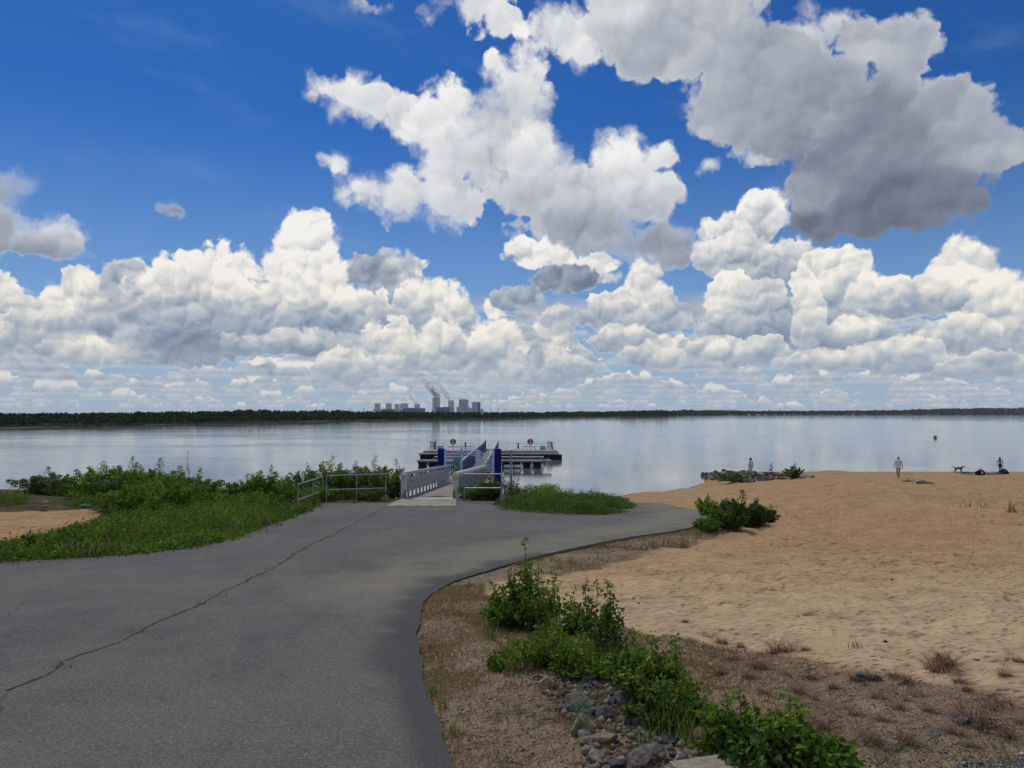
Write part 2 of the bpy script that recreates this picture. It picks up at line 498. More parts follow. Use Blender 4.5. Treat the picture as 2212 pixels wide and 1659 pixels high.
def np_mesh(name, verts, faces, mat, parent=None, attrs=None, smooth=False, mats=None, midx=None):
    """verts (n,3); faces (m,k) ints; attrs {name: (m or n,) floats}"""
    me = bpy.data.meshes.new(name)
    n, (m, k) = len(verts), faces.shape
    me.vertices.add(n); me.vertices.foreach_set('co', np.asarray(verts, np.float32).ravel())
    me.loops.add(m * k); me.loops.foreach_set('vertex_index', faces.astype(np.int32).ravel())
    me.polygons.add(m); me.polygons.foreach_set('loop_start', np.arange(0, m * k, k, dtype=np.int32))
    if smooth: me.polygons.foreach_set('use_smooth', np.ones(m, bool))
    for mm in (mats or [mat]): me.materials.append(mm)
    if midx is not None: me.polygons.foreach_set('material_index', midx.astype(np.int32))
    me.update(calc_edges=True)
    for nm, arr in (attrs or {}).items():
        arr = np.asarray(arr, np.float32)
        dom = 'POINT' if len(arr) == n else 'FACE'
        if arr.ndim == 2:
            a = me.attributes.new(nm, 'FLOAT_COLOR', dom)
            full = np.ones((len(arr), 4), np.float32); full[:, :arr.shape[1]] = arr
            a.data.foreach_set('color', full.ravel())
        else:
            a = me.attributes.new(nm, 'FLOAT', dom); a.data.foreach_set('value', arr.ravel())
    return link(bpy.data.objects.new(name, me), parent)

# ------------------------------------------------------------------ numpy noise
def vnoise(x, y, seed=0):
    xi, yi = np.floor(x).astype(np.int64), np.floor(y).astype(np.int64)
    fx, fy = x - xi, y - yi
    fx, fy = fx * fx * (3 - 2 * fx), fy * fy * (3 - 2 * fy)
    def h(a, b):
        n = (a * 374761393 + b * 668265263 + seed * 144665) & 0xffffffff
        n = ((n ^ (n >> 13)) * 1274126177) & 0xffffffff
        return ((n ^ (n >> 16)) & 0xffff) / 65535.0
    return (h(xi, yi) * (1 - fx) + h(xi + 1, yi) * fx) * (1 - fy) + (h(xi, yi + 1) * (1 - fx) + h(xi + 1, yi + 1) * fx) * fy

def fbm(x, y, o=4, seed=0):
    s, a, t = 0.0, 1.0, 0.0
    for i in range(o):
        s = s + a * vnoise(x * 2 ** i + 17 * i, y * 2 ** i - 9 * i, seed + i); t += a; a *= 0.5
    return s / t

def in_poly(x, y, poly):
    x, y = np.asarray(x, float), np.asarray(y, float)
    r = np.zeros(x.shape, bool)
    n = len(poly)
    for i in range(n):
        x0, y0 = poly[i]; x1, y1 = poly[(i + 1) % n]
        c = ((y0 > y) != (y1 > y))
        with np.errstate(divide='ignore', invalid='ignore'):
            xi = (x1 - x0) * (y - y0) / ((y1 - y0) if y1 != y0 else 1e-9) + x0
        r ^= c & (x < xi)
    return r

def dist_line(x, y, pts, closed=False):
    x, y = np.asarray(x, float), np.asarray(y, float)
    best = np.full(x.shape, 1e9)
    n = len(pts)
    for i in range(n if closed else n - 1):
        x0, y0 = pts[i]; x1, y1 = pts[(i + 1) % n]
        dx_, dy_ = x1 - x0, y1 - y0
        t = np.clip(((x - x0) * dx_ + (y - y0) * dy_) / (dx_ * dx_ + dy_ * dy_ + 1e-12), 0, 1)
        best = np.minimum(best, np.hypot(x - x0 - t * dx_, y - y0 - t * dy_))
    return best

def sstep(a, b, x):
    t = np.clip((x - a) / (b - a), 0, 1); return t * t * (3 - 2 * t)

# ------------------------------------------------------------------ the lie of the land
SHORE = [(-400, 75), (-120, 66), (-60, 60), (-37, 56), (-25, 51), (-15, 47), (-6, 45), (0, 48), (4, 55), (9.2, 63), (13, 66), (16.5, 69.5), (18.5, 73), (19.5, 79),
         (21, 85), (25, 88.5), (33, 89.5), (46, 89), (60, 87.5), (120, 80), (400, 60)]
LAND = SHORE + [(400, -300), (-400, -300)]

def plane_z(y): return 4.52 - 0.0516 * y

MOUNDS = [(31, 76, 4, 1.5, .35), (36, 74, 3, 1.2, .25), (-19.5, 30.5, 3.5, 2.2, .35), (17, 38, 7, 6, .42), (31, 50, 10, 6, .40), (12, 24, 3.5, 4, .18), (20, 70, 3, 7, .25)]

def land_z(x, y):
    """smooth ground height (arrays)"""
    x, y = np.asarray(x, float), np.asarray(y, float)
    s = dist_line(x, y, SHORE) * np.where(in_poly(x, y, LAND), 1, -1)
    slope = 0.30 + (0.115 - 0.30) * sstep(1, 9, x)
    a, b = plane_z(y), np.where(s > 0, s * slope, s * 0.22)
    k = 0.25
    z = np.minimum(a, b) - np.where(s > 0, 1, 0) * 0 
    m = np.maximum(k - np.abs(a - b), 0) / k
    z = z - m * m * m * k / 6
    for (mx, my, rx, ry, h) in MOUNDS:
        z = z + h * np.exp(-(((x - mx) / rx) ** 2 + ((y - my) / ry) ** 2)) * (s > -1)
    z = z - 0.05 * sstep(0, 1.0, y * 0 + 1)
    return np.maximum(z, -2.6)

def gz(x, y): return float(land_z(np.array([x]), np.array([y]))[0])

def hit(px, py, lift=0.0):
    """where the ray through a grid pixel meets the ground"""
    r = ray(px, py)
    t, prev = 2.0, None
    ts = np.concatenate([np.arange(2, 60, 0.05), np.arange(60, 140, 0.2)])
    xs, ys, zs = r[0] / r[1] * ts, ts, EYE + r[2] / r[1] * ts
    d = zs - (land_z(xs, ys) + lift)
    i = np.argmax(d < 0)
    if not (d < 0).any(): i = len(ts) - 1
    return (float(xs[i]), float(ys[i]), float(land_z(xs[i:i + 1], ys[i:i + 1])[0]) + lift)

def hits(pts, lift=0.0): return [hit(a, b, lift)[:2] for a, b in pts]
# ================================================================== materials
def mat(name, base, rough=0.7, metal=0.0, spec=0.3, noise_amt=0.0, nscale=4.0, bump=0.0, bscale=30.0, tint=None, trans=0.0):
    m = bpy.data.materials.new(name); m.use_nodes = True
    t = m.node_tree; t.nodes.clear()
    out = t.nodes.new('ShaderNodeOutputMaterial'); p = t.nodes.new('ShaderNodeBsdfPrincipled')
    p.inputs['Roughness'].default_value = rough; p.inputs['Metallic'].default_value = metal
    p.inputs['Specular IOR Level'].default_value = spec
    co = t.nodes.new('ShaderNodeTexCoord').outputs['Object']
    col = None
    if tint:       # tint: colours picked per face through the attribute 'tint'
        a = t.nodes.new('ShaderNodeAttribute'); a.attribute_name = 'tint'
        r = t.nodes.new('ShaderNodeValToRGB'); e = r.color_ramp.elements
        e[0].color = tint[0] + (1,); e[1].color = tint[-1] + (1,)
        for i, c_ in enumerate(tint[1:-1]):
            q_ = e.new((i + 1) / (len(tint) - 1)); q_.color = c_ + (1,)
        t.links.new(a.outputs['Fac'], r.inputs[0]); col = r.outputs[0]
    elif noise_amt:
        n = noise(t, co, nscale, 5.0, 0.6)
        lo = tuple(c_ * (1 - noise_amt) for c_ in base); hi = tuple(min(1, c_ * (1 + noise_amt)) for c_ in base)
        col = mixc(t, n.ss(0.3, 0.7), lo, hi)
    if col is not None: t.links.new(col, p.inputs['Base Color'])
    else: p.inputs['Base Color'].default_value = base + (1,)
    if bump:
        b = t.nodes.new('ShaderNodeBump'); b.inputs['Strength'].default_value = 1.0; b.inputs['Distance'].default_value = bump
        t.links.new(noise(t, co, bscale, 5.0, 0.6).s, b.inputs['Height']); t.links.new(b.outputs[0], p.inputs['Normal'])
    sh = p.outputs[0]
    if trans:
        tr = t.nodes.new('ShaderNodeBsdfTranslucent')
        if col is not None:
            t.links.new(vop(t, 'MULTIPLY', col, (1.3, 1.25, 0.6)), tr.inputs[0])
        else: tr.inputs[0].default_value = base + (1,)
        mx_ = t.nodes.new('ShaderNodeMixShader'); mx_.inputs[0].default_value = trans
        t.links.new(sh, mx_.inputs[1]); t.links.new(tr.outputs[0], mx_.inputs[2]); sh = mx_.outputs[0]
    t.links.new(sh, out.inputs['Surface'])
    m['p'] = 1
    return m

LEAF = {
 'birch': mat('birch_leaf', (.1, .2, .03), 0.6, spec=0.16, tint=[(.048, .105, .013), (.082, .165, .020), (.13, .225, .030), (.23, .33, .055)], trans=0.45),
 'dark': mat('dark_leaf', (.05, .1, .03), 0.6, spec=0.16, tint=[(.032, .068, .015), (.055, .108, .022), (.088, .155, .034), (.14, .21, .055)], trans=0.30),
 'light': mat('light_leaf', (.1, .2, .03), 0.6, spec=0.16, tint=[(.070, .135, .020), (.112, .195, .030), (.165, .26, .045), (.25, .34, .075)], trans=0.45),
 'willow': mat('willow_leaf', (.1, .2, .03), 0.6, spec=0.16, tint=[(.06, .09, .035), (.09, .13, .05), (.14, .18, .08), (.2, .24, .12)], trans=0.3),
 'silver': mat('silver_leaf', (.2, .26, .2), 0.6, spec=0.3, tint=[(.12, .19, .12), (.17, .25, .17), (.24, .32, .23)], trans=0.3),
 'grass': mat('green_grass', (.1, .2, .03), 0.6, spec=0.16, tint=[(.05, .10, .015), (.09, .15, .025), (.16, .22, .05), (.28, .27, .11)], trans=0.3),
 'dry': mat('dry_grass', (.3, .2, .1), 0.8, spec=0.1, tint=[(.14, .09, .05), (.25, .17, .09), (.36, .26, .15), (.15, .15, .055)], trans=0.2),
 'red': mat('red_dry_grass', (.2, .1, .08), 0.8, spec=0.1, tint=[(.13, .07, .05), (.21, .12, .085), (.30, .19, .13)], trans=0.2),
 'forest': mat('forest_foliage', (.03, .05, .02), 0.8, spec=0.1, tint=[(.020, .034, .017), (.030, .052, .022), (.044, .068, .028), (.065, .090, .036)]),
 'reed': mat('reed', (.1, .12, .05), 0.8, spec=0.1, tint=[(.05, .065, .025), (.09, .105, .045), (.15, .15, .075)]),
 'yellow': mat('yellow_flower', (.7, .6, .02), 0.6, spec=0.2, tint=[(.6, .5, .02), (.8, .7, .04)]),
}
BARK = mat('twig_bark', (.09, .05, .03), 0.85)
STEEL = mat('galvanised_steel', (.30, .325, .34), 0.42, metal=0.55, noise_amt=.18, nscale=9)
ALU = mat('grey_aluminium', (.36, .385, .39), 0.45, metal=0.35, noise_amt=.12, nscale=3)
ALU_L = mat('pale_aluminium', (.55, .56, .56), 0.45, metal=0.2, noise_amt=.1, nscale=3)
BLUE = mat('navy_blue_paint', (.006, .013, .14), 0.6, spec=.2, noise_amt=.2, nscale=2)
LBLUE = mat('pale_blue_paint', (.52, .60, .86), 0.5, spec=.4, noise_amt=.1, nscale=3)
WHITE = mat('white_paint', (.72, .73, .75), 0.4, spec=.4)
RED = mat('red_paint', (.33, .02, .02), 0.45, spec=.4)
ORANGE = mat('orange_reflector', (.75, .25, .03), 0.45, spec=.4)
BLACK = mat('black_float', (.010, .010, .012), 0.6, spec=.3)
GREEN = mat('green_sign', (.015, .24, .17), 0.5)
DECKW = mat('weathered_deck', (.25, .235, .20), 0.85, noise_amt=.25, nscale=1.5, bump=.01, bscale=20)
GREYD = mat('grey_dock', (.33, .335, .33), 0.8, noise_amt=.25, nscale=1.2)
CONC = mat('concrete', (.27, .25, .19), 0.9, noise_amt=.3, nscale=2.0, bump=.01, bscale=30)
STONES = [mat('grey_basalt', (.085, .087, .085), 0.85, noise_amt=.45, nscale=7, bump=.02, bscale=16),
          mat('brown_stone', (.23, .15, .095), 0.9, noise_amt=.4, nscale=6, bump=.02, bscale=16),
          mat('tan_stone', (.26, .20, .135), 0.9, noise_amt=.35, nscale=6, bump=.02, bscale=16),
          mat('pale_stone', (.26, .25, .22), 0.9, noise_amt=.3, nscale=6, bump=.02, bscale=16),
          mat('purple_stone', (.14, .12, .115), 0.9, noise_amt=.4, nscale=6, bump=.02, bscale=16)]

# ---- ground: sand / dry verge / green soil by the painted zones of the mesh
def ground_material():
    m = bpy.data.materials.new('ground'); m.use_nodes = True
    t = m.node_tree; t.nodes.clear()
    out = t.nodes.new('ShaderNodeOutputMaterial'); p = t.nodes.new('ShaderNodeBsdfPrincipled')
    p.inputs['Roughness'].default_value = 0.95; p.inputs['Specular IOR Level'].default_value = 0.1
    co = t.nodes.new('ShaderNodeTexCoord').outputs['Object']
    z = t.nodes.new('ShaderNodeAttribute'); z.attribute_name = 'zone'
    sp = t.nodes.new('ShaderNodeSeparateColor'); t.links.new(z.outputs['Color'], sp.inputs[0])
    verge, green, wet = (N(t, sp.outputs[i]) for i in range(3))
    dk = t.nodes.new('ShaderNodeAttribute'); dk.attribute_name = 'darkpath'
    path = N(t, dk.outputs['Fac'])
    big = noise(t, co, 0.12, 4.0, 0.55)
    mid = noise(t, co, 1.3, 6.0, 0.65)
    fine = noise(t, co, 38.0, 4.0, 0.8)
    grit = voro(t, co, 55.0, dim='3D')
    sand = mixc(t, big.ss(0.35, 0.65), (.41, .285, .158), (.42, .262, .135))
    pale = t.nodes.new('ShaderNodeAttribute'); pale.attribute_name = 'pale'
    sand = mixc(t, N(t, pale.outputs['Fac']), sand, (.50, .375, .23))
    sand = mixc(t, mid.ss(0.25, 0.75), vop(t, 'MULTIPLY', sand, (.74, .72, .70)), vop(t, 'MULTIPLY', sand, (1.04, 1.03, 1.01)))
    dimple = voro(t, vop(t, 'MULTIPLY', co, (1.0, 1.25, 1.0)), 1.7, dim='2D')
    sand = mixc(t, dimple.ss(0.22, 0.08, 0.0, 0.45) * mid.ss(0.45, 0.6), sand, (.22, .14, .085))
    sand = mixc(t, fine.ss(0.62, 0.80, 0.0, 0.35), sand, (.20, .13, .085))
    v1 = mixc(t, mid.ss(0.3, 0.7), (.24, .175, .11), (.38, .29, .19))
    v1 = mixc(t, grit.ss(0.25, 0.55, 0.0, 0.65), v1, (.13, .095, .07))
    v1 = mixc(t, fine.ss(0.60, 0.75, 0.0, 0.6), v1, (.10, .08, .05))
    g1 = mixc(t, mid.ss(0.3, 0.7), (.045, .05, .02), (.10, .085, .045))
    pebb = mixc(t, grit.ss(0.2, 0.5), (.30, .29, .28), (.10, .095, .10))
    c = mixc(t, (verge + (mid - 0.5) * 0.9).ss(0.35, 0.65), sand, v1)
    c = mixc(t, (green + (mid - 0.5) * 0.7).ss(0.35, 0.65), c, g1)
    c = mixc(t, (path + (mid - 0.5) * 0.5).ss(0.4, 0.6), c, pebb)
    c = mixc(t, wet * 0.7, c, (.12, .085, .055))
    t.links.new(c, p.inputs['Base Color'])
    # footprints, ripples and grit
    foot = voro(t, co, 3.3, dim='2D')
    foot2 = voro(t, vop(t, 'MULTIPLY', co, (1.0, 1.6, 1.0)), 7.0, dim='2D')
    rip = noise(t, vop(t, 'MULTIPLY', co, (1.0, 1.8, 1.0)), 5.0, 4.0, 0.6)
    tread = noise(t, co, 0.35, 3.0, 0.6).ss(0.40, 0.62, 0.25, 1.1)
    h = foot.ss(0.05, 0.45) * 0.060 * (1.0 - green) * tread + foot2.ss(0.0, 0.4) * 0.026 + rip * 0.045 + fine * 0.006 + grit * (verge + path) * 0.012
    b = t.nodes.new('ShaderNodeBump'); b.inputs['Distance'].default_value = 1.0; b.inputs['Strength'].default_value = 0.9
    t.links.new(h.s, b.inputs['Height']); t.links.new(b.outputs[0], p.inputs['Normal'])
    t.links.new(p.outputs[0], out.inputs['Surface'])
    return m

def asphalt_material():
    m = bpy.data.materials.new('asphalt'); m.use_nodes = True
    t = m.node_tree; t.nodes.clear()
    out = t.nodes.new('ShaderNodeOutputMaterial'); p = t.nodes.new('ShaderNodeBsdfPrincipled')
    p.inputs['Roughness'].default_value = 0.9; p.inputs['Specular IOR Level'].default_value = 0.2
    co = t.nodes.new('ShaderNodeTexCoord').outputs['Object']
    a = t.nodes.new('ShaderNodeAttribute'); a.attribute_name = 'dust'
    dust = N(t, a.outputs['Fac'])
    big = noise(t, co, 0.22, 5.0, 0.6); mid = noise(t, co, 1.1, 6.0, 0.65)
    fine = noise(t, co, 42.0, 3.0, 0.8); grit = voro(t, co, 75.0, dim='3D')
    c = mixc(t, big.ss(0.3, 0.7), (.080, .078, .077), (.112, .108, .103))
    c = mixc(t, mid.ss(0.35, 0.75, 0.0, 0.5), c, (.150, .145, .135))
    stain = noise(t, vop(t, 'MULTIPLY', co, (1.0, .45, 1.0)), 0.55, 6.0, 0.7)
    c = mixc(t, stain.ss(0.52, 0.70, 0.0, 0.5), c, (.060, .060, .064))
    c = mixc(t, stain.ss(0.42, 0.28, 0.0, 0.4), c, (.175, .165, .145))
    c = mixc(t, mid.ss(0.40, 0.25, 0.0, 0.4), c, (.062, .062, .065))
    c = mixc(t, fine.ss(0.50, 0.72, 0.0, 0.75), c, (.26, .25, .235))
    c = mixc(t, fine.ss(0.47, 0.30, 0.0, 0.8), c, (.030, .030, .032))
    c = mixc(t, (dust + (mid - 0.5) * 0.8).ss(0.3, 1.0, 0.0, 0.75), c, (.215, .195, .14))
    e = t.nodes.new('ShaderNodeAttribute'); e.attribute_name = 'edge'
    c = mixc(t, (N(t, e.outputs['Fac']) + (mid - 0.5) * 0.5).ss(0.3, 0.8, 0.0, 0.65), c, (.040, .040, .043))
    t.links.new(c, p.inputs['Base Color'])
    b = t.nodes.new('ShaderNodeBump'); b.inputs['Distance'].default_value = 1.0; b.inputs['Strength'].default_value = 0.8
    t.links.new((fine * 0.008 + grit * 0.006 + mid * 0.012).s, b.inputs['Height']); t.links.new(b.outputs[0], p.inputs['Normal'])
    t.links.new(p.outputs[0], out.inputs['Surface'])
    return m

def water_material():
    m = bpy.data.materials.new('lake_water'); m.use_nodes = True
    t = m.node_tree; t.nodes.clear()
    out = t.nodes.new('ShaderNodeOutputMaterial'); p = t.nodes.new('ShaderNodeBsdfPrincipled')
    p.inputs['Base Color'].default_value = (.15, .18, .20, 1)
    p.inputs['Roughness'].default_value = 0.03; p.inputs['IOR'].default_value = 1.45; p.inputs['Specular IOR Level'].default_value = 0.5
    co = t.nodes.new('ShaderNodeTexCoord').outputs['Object']
    patch = noise(t, vop(t, 'MULTIPLY', co, (0.6, 1.0, 1.0)), 0.025, 4.0, 0.6).ss(0.42, 0.66, 0.25, 1.0)
    h1 = noise(t, vop(t, 'MULTIPLY', co, (0.7, 1.0, 1.0)), 1.6, 3.0, 0.6)
    h2 = noise(t, vop(t, 'MULTIPLY', co, (0.8, 1.0, 1.0)), 0.35, 2.0, 0.5)
    b = t.nodes.new('ShaderNodeBump'); b.inputs['Distance'].default_value = 1.0; b.inputs['Strength'].default_value = 1.0
    t.links.new(((h1 * 0.022 + h2 * 0.034) * patch).s, b.inputs['Height'])
    t.links.new(b.outputs[0], p.inputs['Normal'])
    t.links.new(p.outputs[0], out.inputs['Surface'])
    return m
# ================================================================== setting
# ---- road outline, measured on the photograph and laid on the sloping ground
def onplane(px, py, lift=0.0):
    r = ray(px, py)
    # EYE + r.z k = 4.47 + lift - .0516 r.y k
    k = (EYE - 4.47 - lift) / (-(r[2]) - 0.0516 * r[1])
    return (r[0] * k, r[1] * k)

RIGHT = [(1040,1800),(985,1659),(955,1590),(925,1500),(907,1420),(903,1350),(912,1305),(940,1275),(1000,1249),(1060,1231),(1130,1211),(1200,1193),(1280,1176),(1350,1163),(1430,1151),(1490,1142),(1520,1128),(1532,1112),(1515,1098),(1490,1091)]
TOP = [(1430,1087),(1362,1086)]
ISLAND = [(1360,1088),(1362,1098),(1352,1107),(1300,1113),(1240,1113),(1180,1110),(1110,1105),(1086,1098),(1078,1089),(1082,1082)]
FAR = [(1005,1081),(985,1079),(870,1079),(850,1083),(840,1086),(760,1087),(705,1087),(690,1092)]
LEFT = [(672,1100),(650,1110),(600,1128),(560,1145),(520,1159),(480,1171),(420,1183),(350,1193),(240,1202),(130,1210),(0,1216),(-200,1224)]
def smooth_line(pts, n=3):
    for _ in range(n):
        q = [pts[0]]
        for a, b in zip(pts[:-1], pts[1:]):
            q += [(a[0] * .75 + b[0] * .25, a[1] * .75 + b[1] * .25), (a[0] * .25 + b[0] * .75, a[1] * .25 + b[1] * .75)]
        q.append(pts[-1]); pts = q
    return pts
W = lambda pts: [onplane(a, b) for a, b in pts]
road_right = smooth_line(W(RIGHT), 2)
def ragged(pts, step, amp, seed):
    out, r_ = [], random.Random(seed)
    for a, b in zip(pts[:-1], pts[1:]):
        n = max(1, int(math.hypot(b[0] - a[0], b[1] - a[1]) / step))
        for i in range(n):
            t = i / n; x, y = a[0] + (b[0] - a[0]) * t, a[1] + (b[1] - a[1]) * t
            k = amp * (2 * fbm(np.array([x * 1.7]), np.array([y * 1.7]), 5, seed)[0] - 1) + r_.uniform(-.3, .3) * amp * .5
            L = math.hypot(b[0] - a[0], b[1] - a[1]) + 1e-9
            out.append((x - (b[1] - a[1]) / L * k, y + (b[0] - a[0]) / L * k))
    return out + [pts[-1]]
road_left = smooth_line(W(LEFT), 2)
road_right_s, road_left_s = road_right, road_left
road_right = ragged(road_right, .07, .045, 3); road_left = ragged(road_left, .2, .14, 4)
ROAD = [(3.5, -14), (1.5, -2)] + road_right + W(TOP) + smooth_line(W(ISLAND), 2) + W(FAR) + road_left + [(-30, 12.2), (-60, 11), (-60, -14)]

# ---- vegetated / dry / sandy zones in plan
Z_SAND = W([(1050,1262),(1105,1245),(1205,1240),(1300,1219),(1400,1199),(1500,1172),(1570,1156),(1690,1112),(1660,1085),(1500,1068),(1470,1089),(1362,1084)]) + \
         [(0, 47), (4, 54), (9, 64), (17, 71), (21, 86), (33, 92), (60, 90), (160, 80), (160, -10)] + \
         [(14, -6), (9.2, 1)] + W([(2212,1496),(2080,1482),(1950,1462),(1800,1440),(1650,1405),(1500,1385),(1350,1360),(1210,1372),(1100,1330),(1045,1285)])
Z_GREEN = [(-200, 64), (-60, 62), (-37, 58), (-15, 49), (0, 50), (4.5, 56), (6, 40)] + W([(1362,1088),(1352,1108),(1180,1111),(1083,1098)]) + W(FAR[::1]) + road_left + [(-60, 10.5), (-200, 10)]
Z_MOUND = hits([(-60,1108),(80,1100),(190,1101),(232,1114),(205,1132),(120,1146),(60,1164),(-20,1186),(-80,1190)])
Z_PATH = W([(1880,1680),(1960,1650),(2080,1628),(2230,1608),(2600,1590)]) + [(14, -3), (5, 1.0), (3.2, 3.6)]

def grid_axis(parts):
    out = []
    for a, b, s in parts:
        out += list(np.arange(a, b, s))
    return np.array(out + [parts[-1][1]])
gx = grid_axis([(-9000, -400, 1720), (-400, -60, 20), (-60, -16, 0.8), (-16, -2, 0.35), (-2, 14, 0.11), (14, 40, 0.25), (40, 90, 0.9), (90, 400, 15), (400, 9000, 1720)])
gy = grid_axis([(-9000, -300, 1740), (-300, -20, 14), (-20, 2, 0.8), (2, 16, 0.11), (16, 40, 0.22), (40, 95, 0.4), (95, 140, 3), (140, 300, 20), (300, 9300, 1800)])
X, Y = np.meshgrid(gx, gy)
Zg = land_z(X, Y)
inroad = in_poly(X, Y, ROAD)
droad = dist_line(X, Y, ROAD, True)
far_ = np.hypot(X, Y)
sand_m = in_poly(X, Y, Z_SAND) | in_poly(X, Y, Z_MOUND)
amp = np.where(inroad, 0, 1) * sstep(0.0, 0.8, droad) * sstep(110, 60, far_)
und = (fbm(X * 0.55, Y * 0.75, 3, 3) - 0.5) * 0.22 + (fbm(X * 2.2, Y * 3.2, 3, 7) - 0.5) * 0.085
und += -0.07 * sstep(0.62, 0.85, vnoise(X * 2.6, Y * 2.6, 21)) * sstep(3, 6, Y)
und += (fbm(X * 0.9 + 3, Y * 1.7, 2, 31) - .5) * .10
Zg = Zg + und * amp * sstep(-0.5, 0.5, Zg)
Zg = np.where(inroad, Zg - 0.03, Zg) - np.where(~inroad, 0.055 * sstep(1.2, 0.1, droad) * sstep(-2, 2, X), 0)
_gz_grid = (gx, gy, Zg)

def gzn(x, y):
    """height of the finished ground mesh (bilinear)"""
    x, y = np.atleast_1d(np.asarray(x, float)), np.atleast_1d(np.asarray(y, float))
    i = np.clip(np.searchsorted(gx, x) - 1, 0, len(gx) - 2); j = np.clip(np.searchsorted(gy, y) - 1, 0, len(gy) - 2)
    fx, fy = (x - gx[i]) / (gx[i + 1] - gx[i]), (y - gy[j]) / (gy[j + 1] - gy[j])
    return (Zg[j, i] * (1 - fx) + Zg[j, i + 1] * fx) * (1 - fy) + (Zg[j + 1, i] * (1 - fx) + Zg[j + 1, i + 1] * fx) * fy
def G1(x, y): return float(gzn(x, y)[0])

ny_, nx_ = X.shape
idx = np.arange(ny_ * nx_).reshape(ny_, nx_)
faces = np.stack([idx[:-1, :-1], idx[:-1, 1:], idx[1:, 1:], idx[1:, :-1]], -1).reshape(-1, 4)
green = (in_poly(X, Y, Z_GREEN) & ~in_poly(X, Y, Z_MOUND)).astype(float)
verge = (~sand_m).astype(float)
fuzzy = dist_line(X, Y, Z_SAND, True)
verge = np.where(sand_m, 0.5 - np.clip(fuzzy / 1.2, 0, 0.5), 0.5 + np.clip(fuzzy / 0.8, 0, 0.5))
ds = dist_line(X, Y, SHORE)
wet = sstep(0.10, 0.02, Zg)
pathm = in_poly(X, Y, Z_PATH).astype(float)
pale = sstep(17, 9, Y) * sand_m
me_ground = np_mesh('ground', np.stack([X, Y, Zg], -1).reshape(-1, 3), faces, ground_material(), smooth=True,
                    attrs={'zone': np.stack([verge, green, wet], -1).reshape(-1, 3), 'darkpath': pathm.ravel(), 'pale': pale.ravel()})
tag(me_ground, kind='structure')

# ---- road: a slab 6 cm thick, triangulated on a fine clipped grid so that it follows the ground
def road_mesh():
    bm = bmesh.new()
    vs = [bm.verts.new((x, y, 0)) for x, y in ROAD]
    f = bm.faces.new(vs)
    if f.normal.z < 0: f.normal_flip()
    bmesh.ops.triangulate(bm, faces=[f])
    for xs in np.arange(-30, 14, 1.0):
        bmesh.ops.bisect_plane(bm, geom=bm.verts[:] + bm.edges[:] + bm.faces[:], plane_co=(xs + .013, 0, 0), plane_no=(1, 0, 0))
    for ys in np.arange(1, 38, 1.0):
        bmesh.ops.bisect_plane(bm, geom=bm.verts[:] + bm.edges[:] + bm.faces[:], plane_co=(0, ys + .017, 0), plane_no=(0, 1, 0))
    P = np.array([v.co[:] for v in bm.verts])
    z = land_z(P[:, 0], P[:, 1]) + 0.012
    for v, zz in zip(bm.verts, z): v.co.z = zz
    bedge = [e for e in bm.edges if len(e.link_faces) == 1]
    r = bmesh.ops.extrude_edge_only(bm, edges=bedge)
    c = Vector((-5, 15, 0))
    for v in [g for g in r['geom'] if isinstance(g, bmesh.types.BMVert)]:
        v.co.z -= 0.16
    bmesh.ops.recalc_face_normals(bm, faces=bm.faces)
    me = bpy.data.meshes.new('road'); bm.to_mesh(me); bm.free()
    P = np.array([v.co[:] for v in me.vertices])
    dr = dist_line(P[:, 0], P[:, 1], road_right_s)
    a = me.attributes.new('edge', 'FLOAT', 'POINT'); a.data.foreach_set('value', sstep(0.55, 0.05, dr).astype(np.float32) * (P[:, 1] < 16))
    dust = sstep(2.6, 0.2, np.abs(dr - 1.0)) * sstep(6, 13, P[:, 1]) * 0.8
    a = me.attributes.new('dust', 'FLOAT', 'POINT'); a.data.foreach_set('value', dust.astype(np.float32))
    me.materials.append(asphalt_material())
    return tag(link(bpy.data.objects.new('road', me)), kind='structure')
road = road_mesh()

def crack(pts, w, parent, seed):
    """a jagged crack: thin dark ribbon 4 mm above the asphalt"""
    r_ = random.Random(seed); line = []
    P2 = W(pts)
    for (a, b) in zip(P2[:-1], P2[1:]):
        n = max(2, int(math.hypot(b[0] - a[0], b[1] - a[1]) / 0.09))
        for i in range(n):
            t = i / n; line.append((a[0] + (b[0] - a[0]) * t, a[1] + (b[1] - a[1]) * t))
    line.append(P2[-1])
    vs, fs, off, off2 = [], [], 0, 0
    for i, (x, y) in enumerate(line):
        j = min(i + 1, len(line) - 1); k = max(0, i - 1)
        tx, ty = line[j][0] - line[k][0], line[j][1] - line[k][1]; l = math.hypot(tx, ty) + 1e-9
        off = off * 0.86 + r_.uniform(-1, 1) * 0.030
        ww = w * (0.15 + 1.0 * r_.random()) * (0.55 + 0.6 * math.sin(i * .11 + seed) ** 2)
        nx2, ny2 = -ty / l, tx / l
        cx_, cy_ = x + nx2 * off, y + ny2 * off
        for s_ in (-1, 1):
            px_, py_ = cx_ + nx2 * s_ * ww / 2, cy_ + ny2 * s_ * ww / 2
            vs.append((px_, py_, float(land_z(px_, py_)) + 0.017))
    for i in range(len(line) - 1): fs.append((2 * i, 2 * i + 1, 2 * i + 3, 2 * i + 2))
    me = bpy.data.meshes.new('crack'); me.from_pydata(vs, [], fs); me.update(); me.materials.append(CRACKM)
    link(bpy.data.objects.new('crack', me), parent)
CRACKM = mat('crack_dark', (.036, .034, .030), 0.95, noise_amt=.5, nscale=3)  # dark tone of the crack ribbons, mottled at random
crack([(10,1495),(60,1478),(125,1450),(135,1432),(200,1408),(290,1373),(380,1330),(440,1305),(500,1275),(545,1250),(600,1218),(660,1185),(720,1155),(800,1115),(832,1096)], 0.042, road, 1)
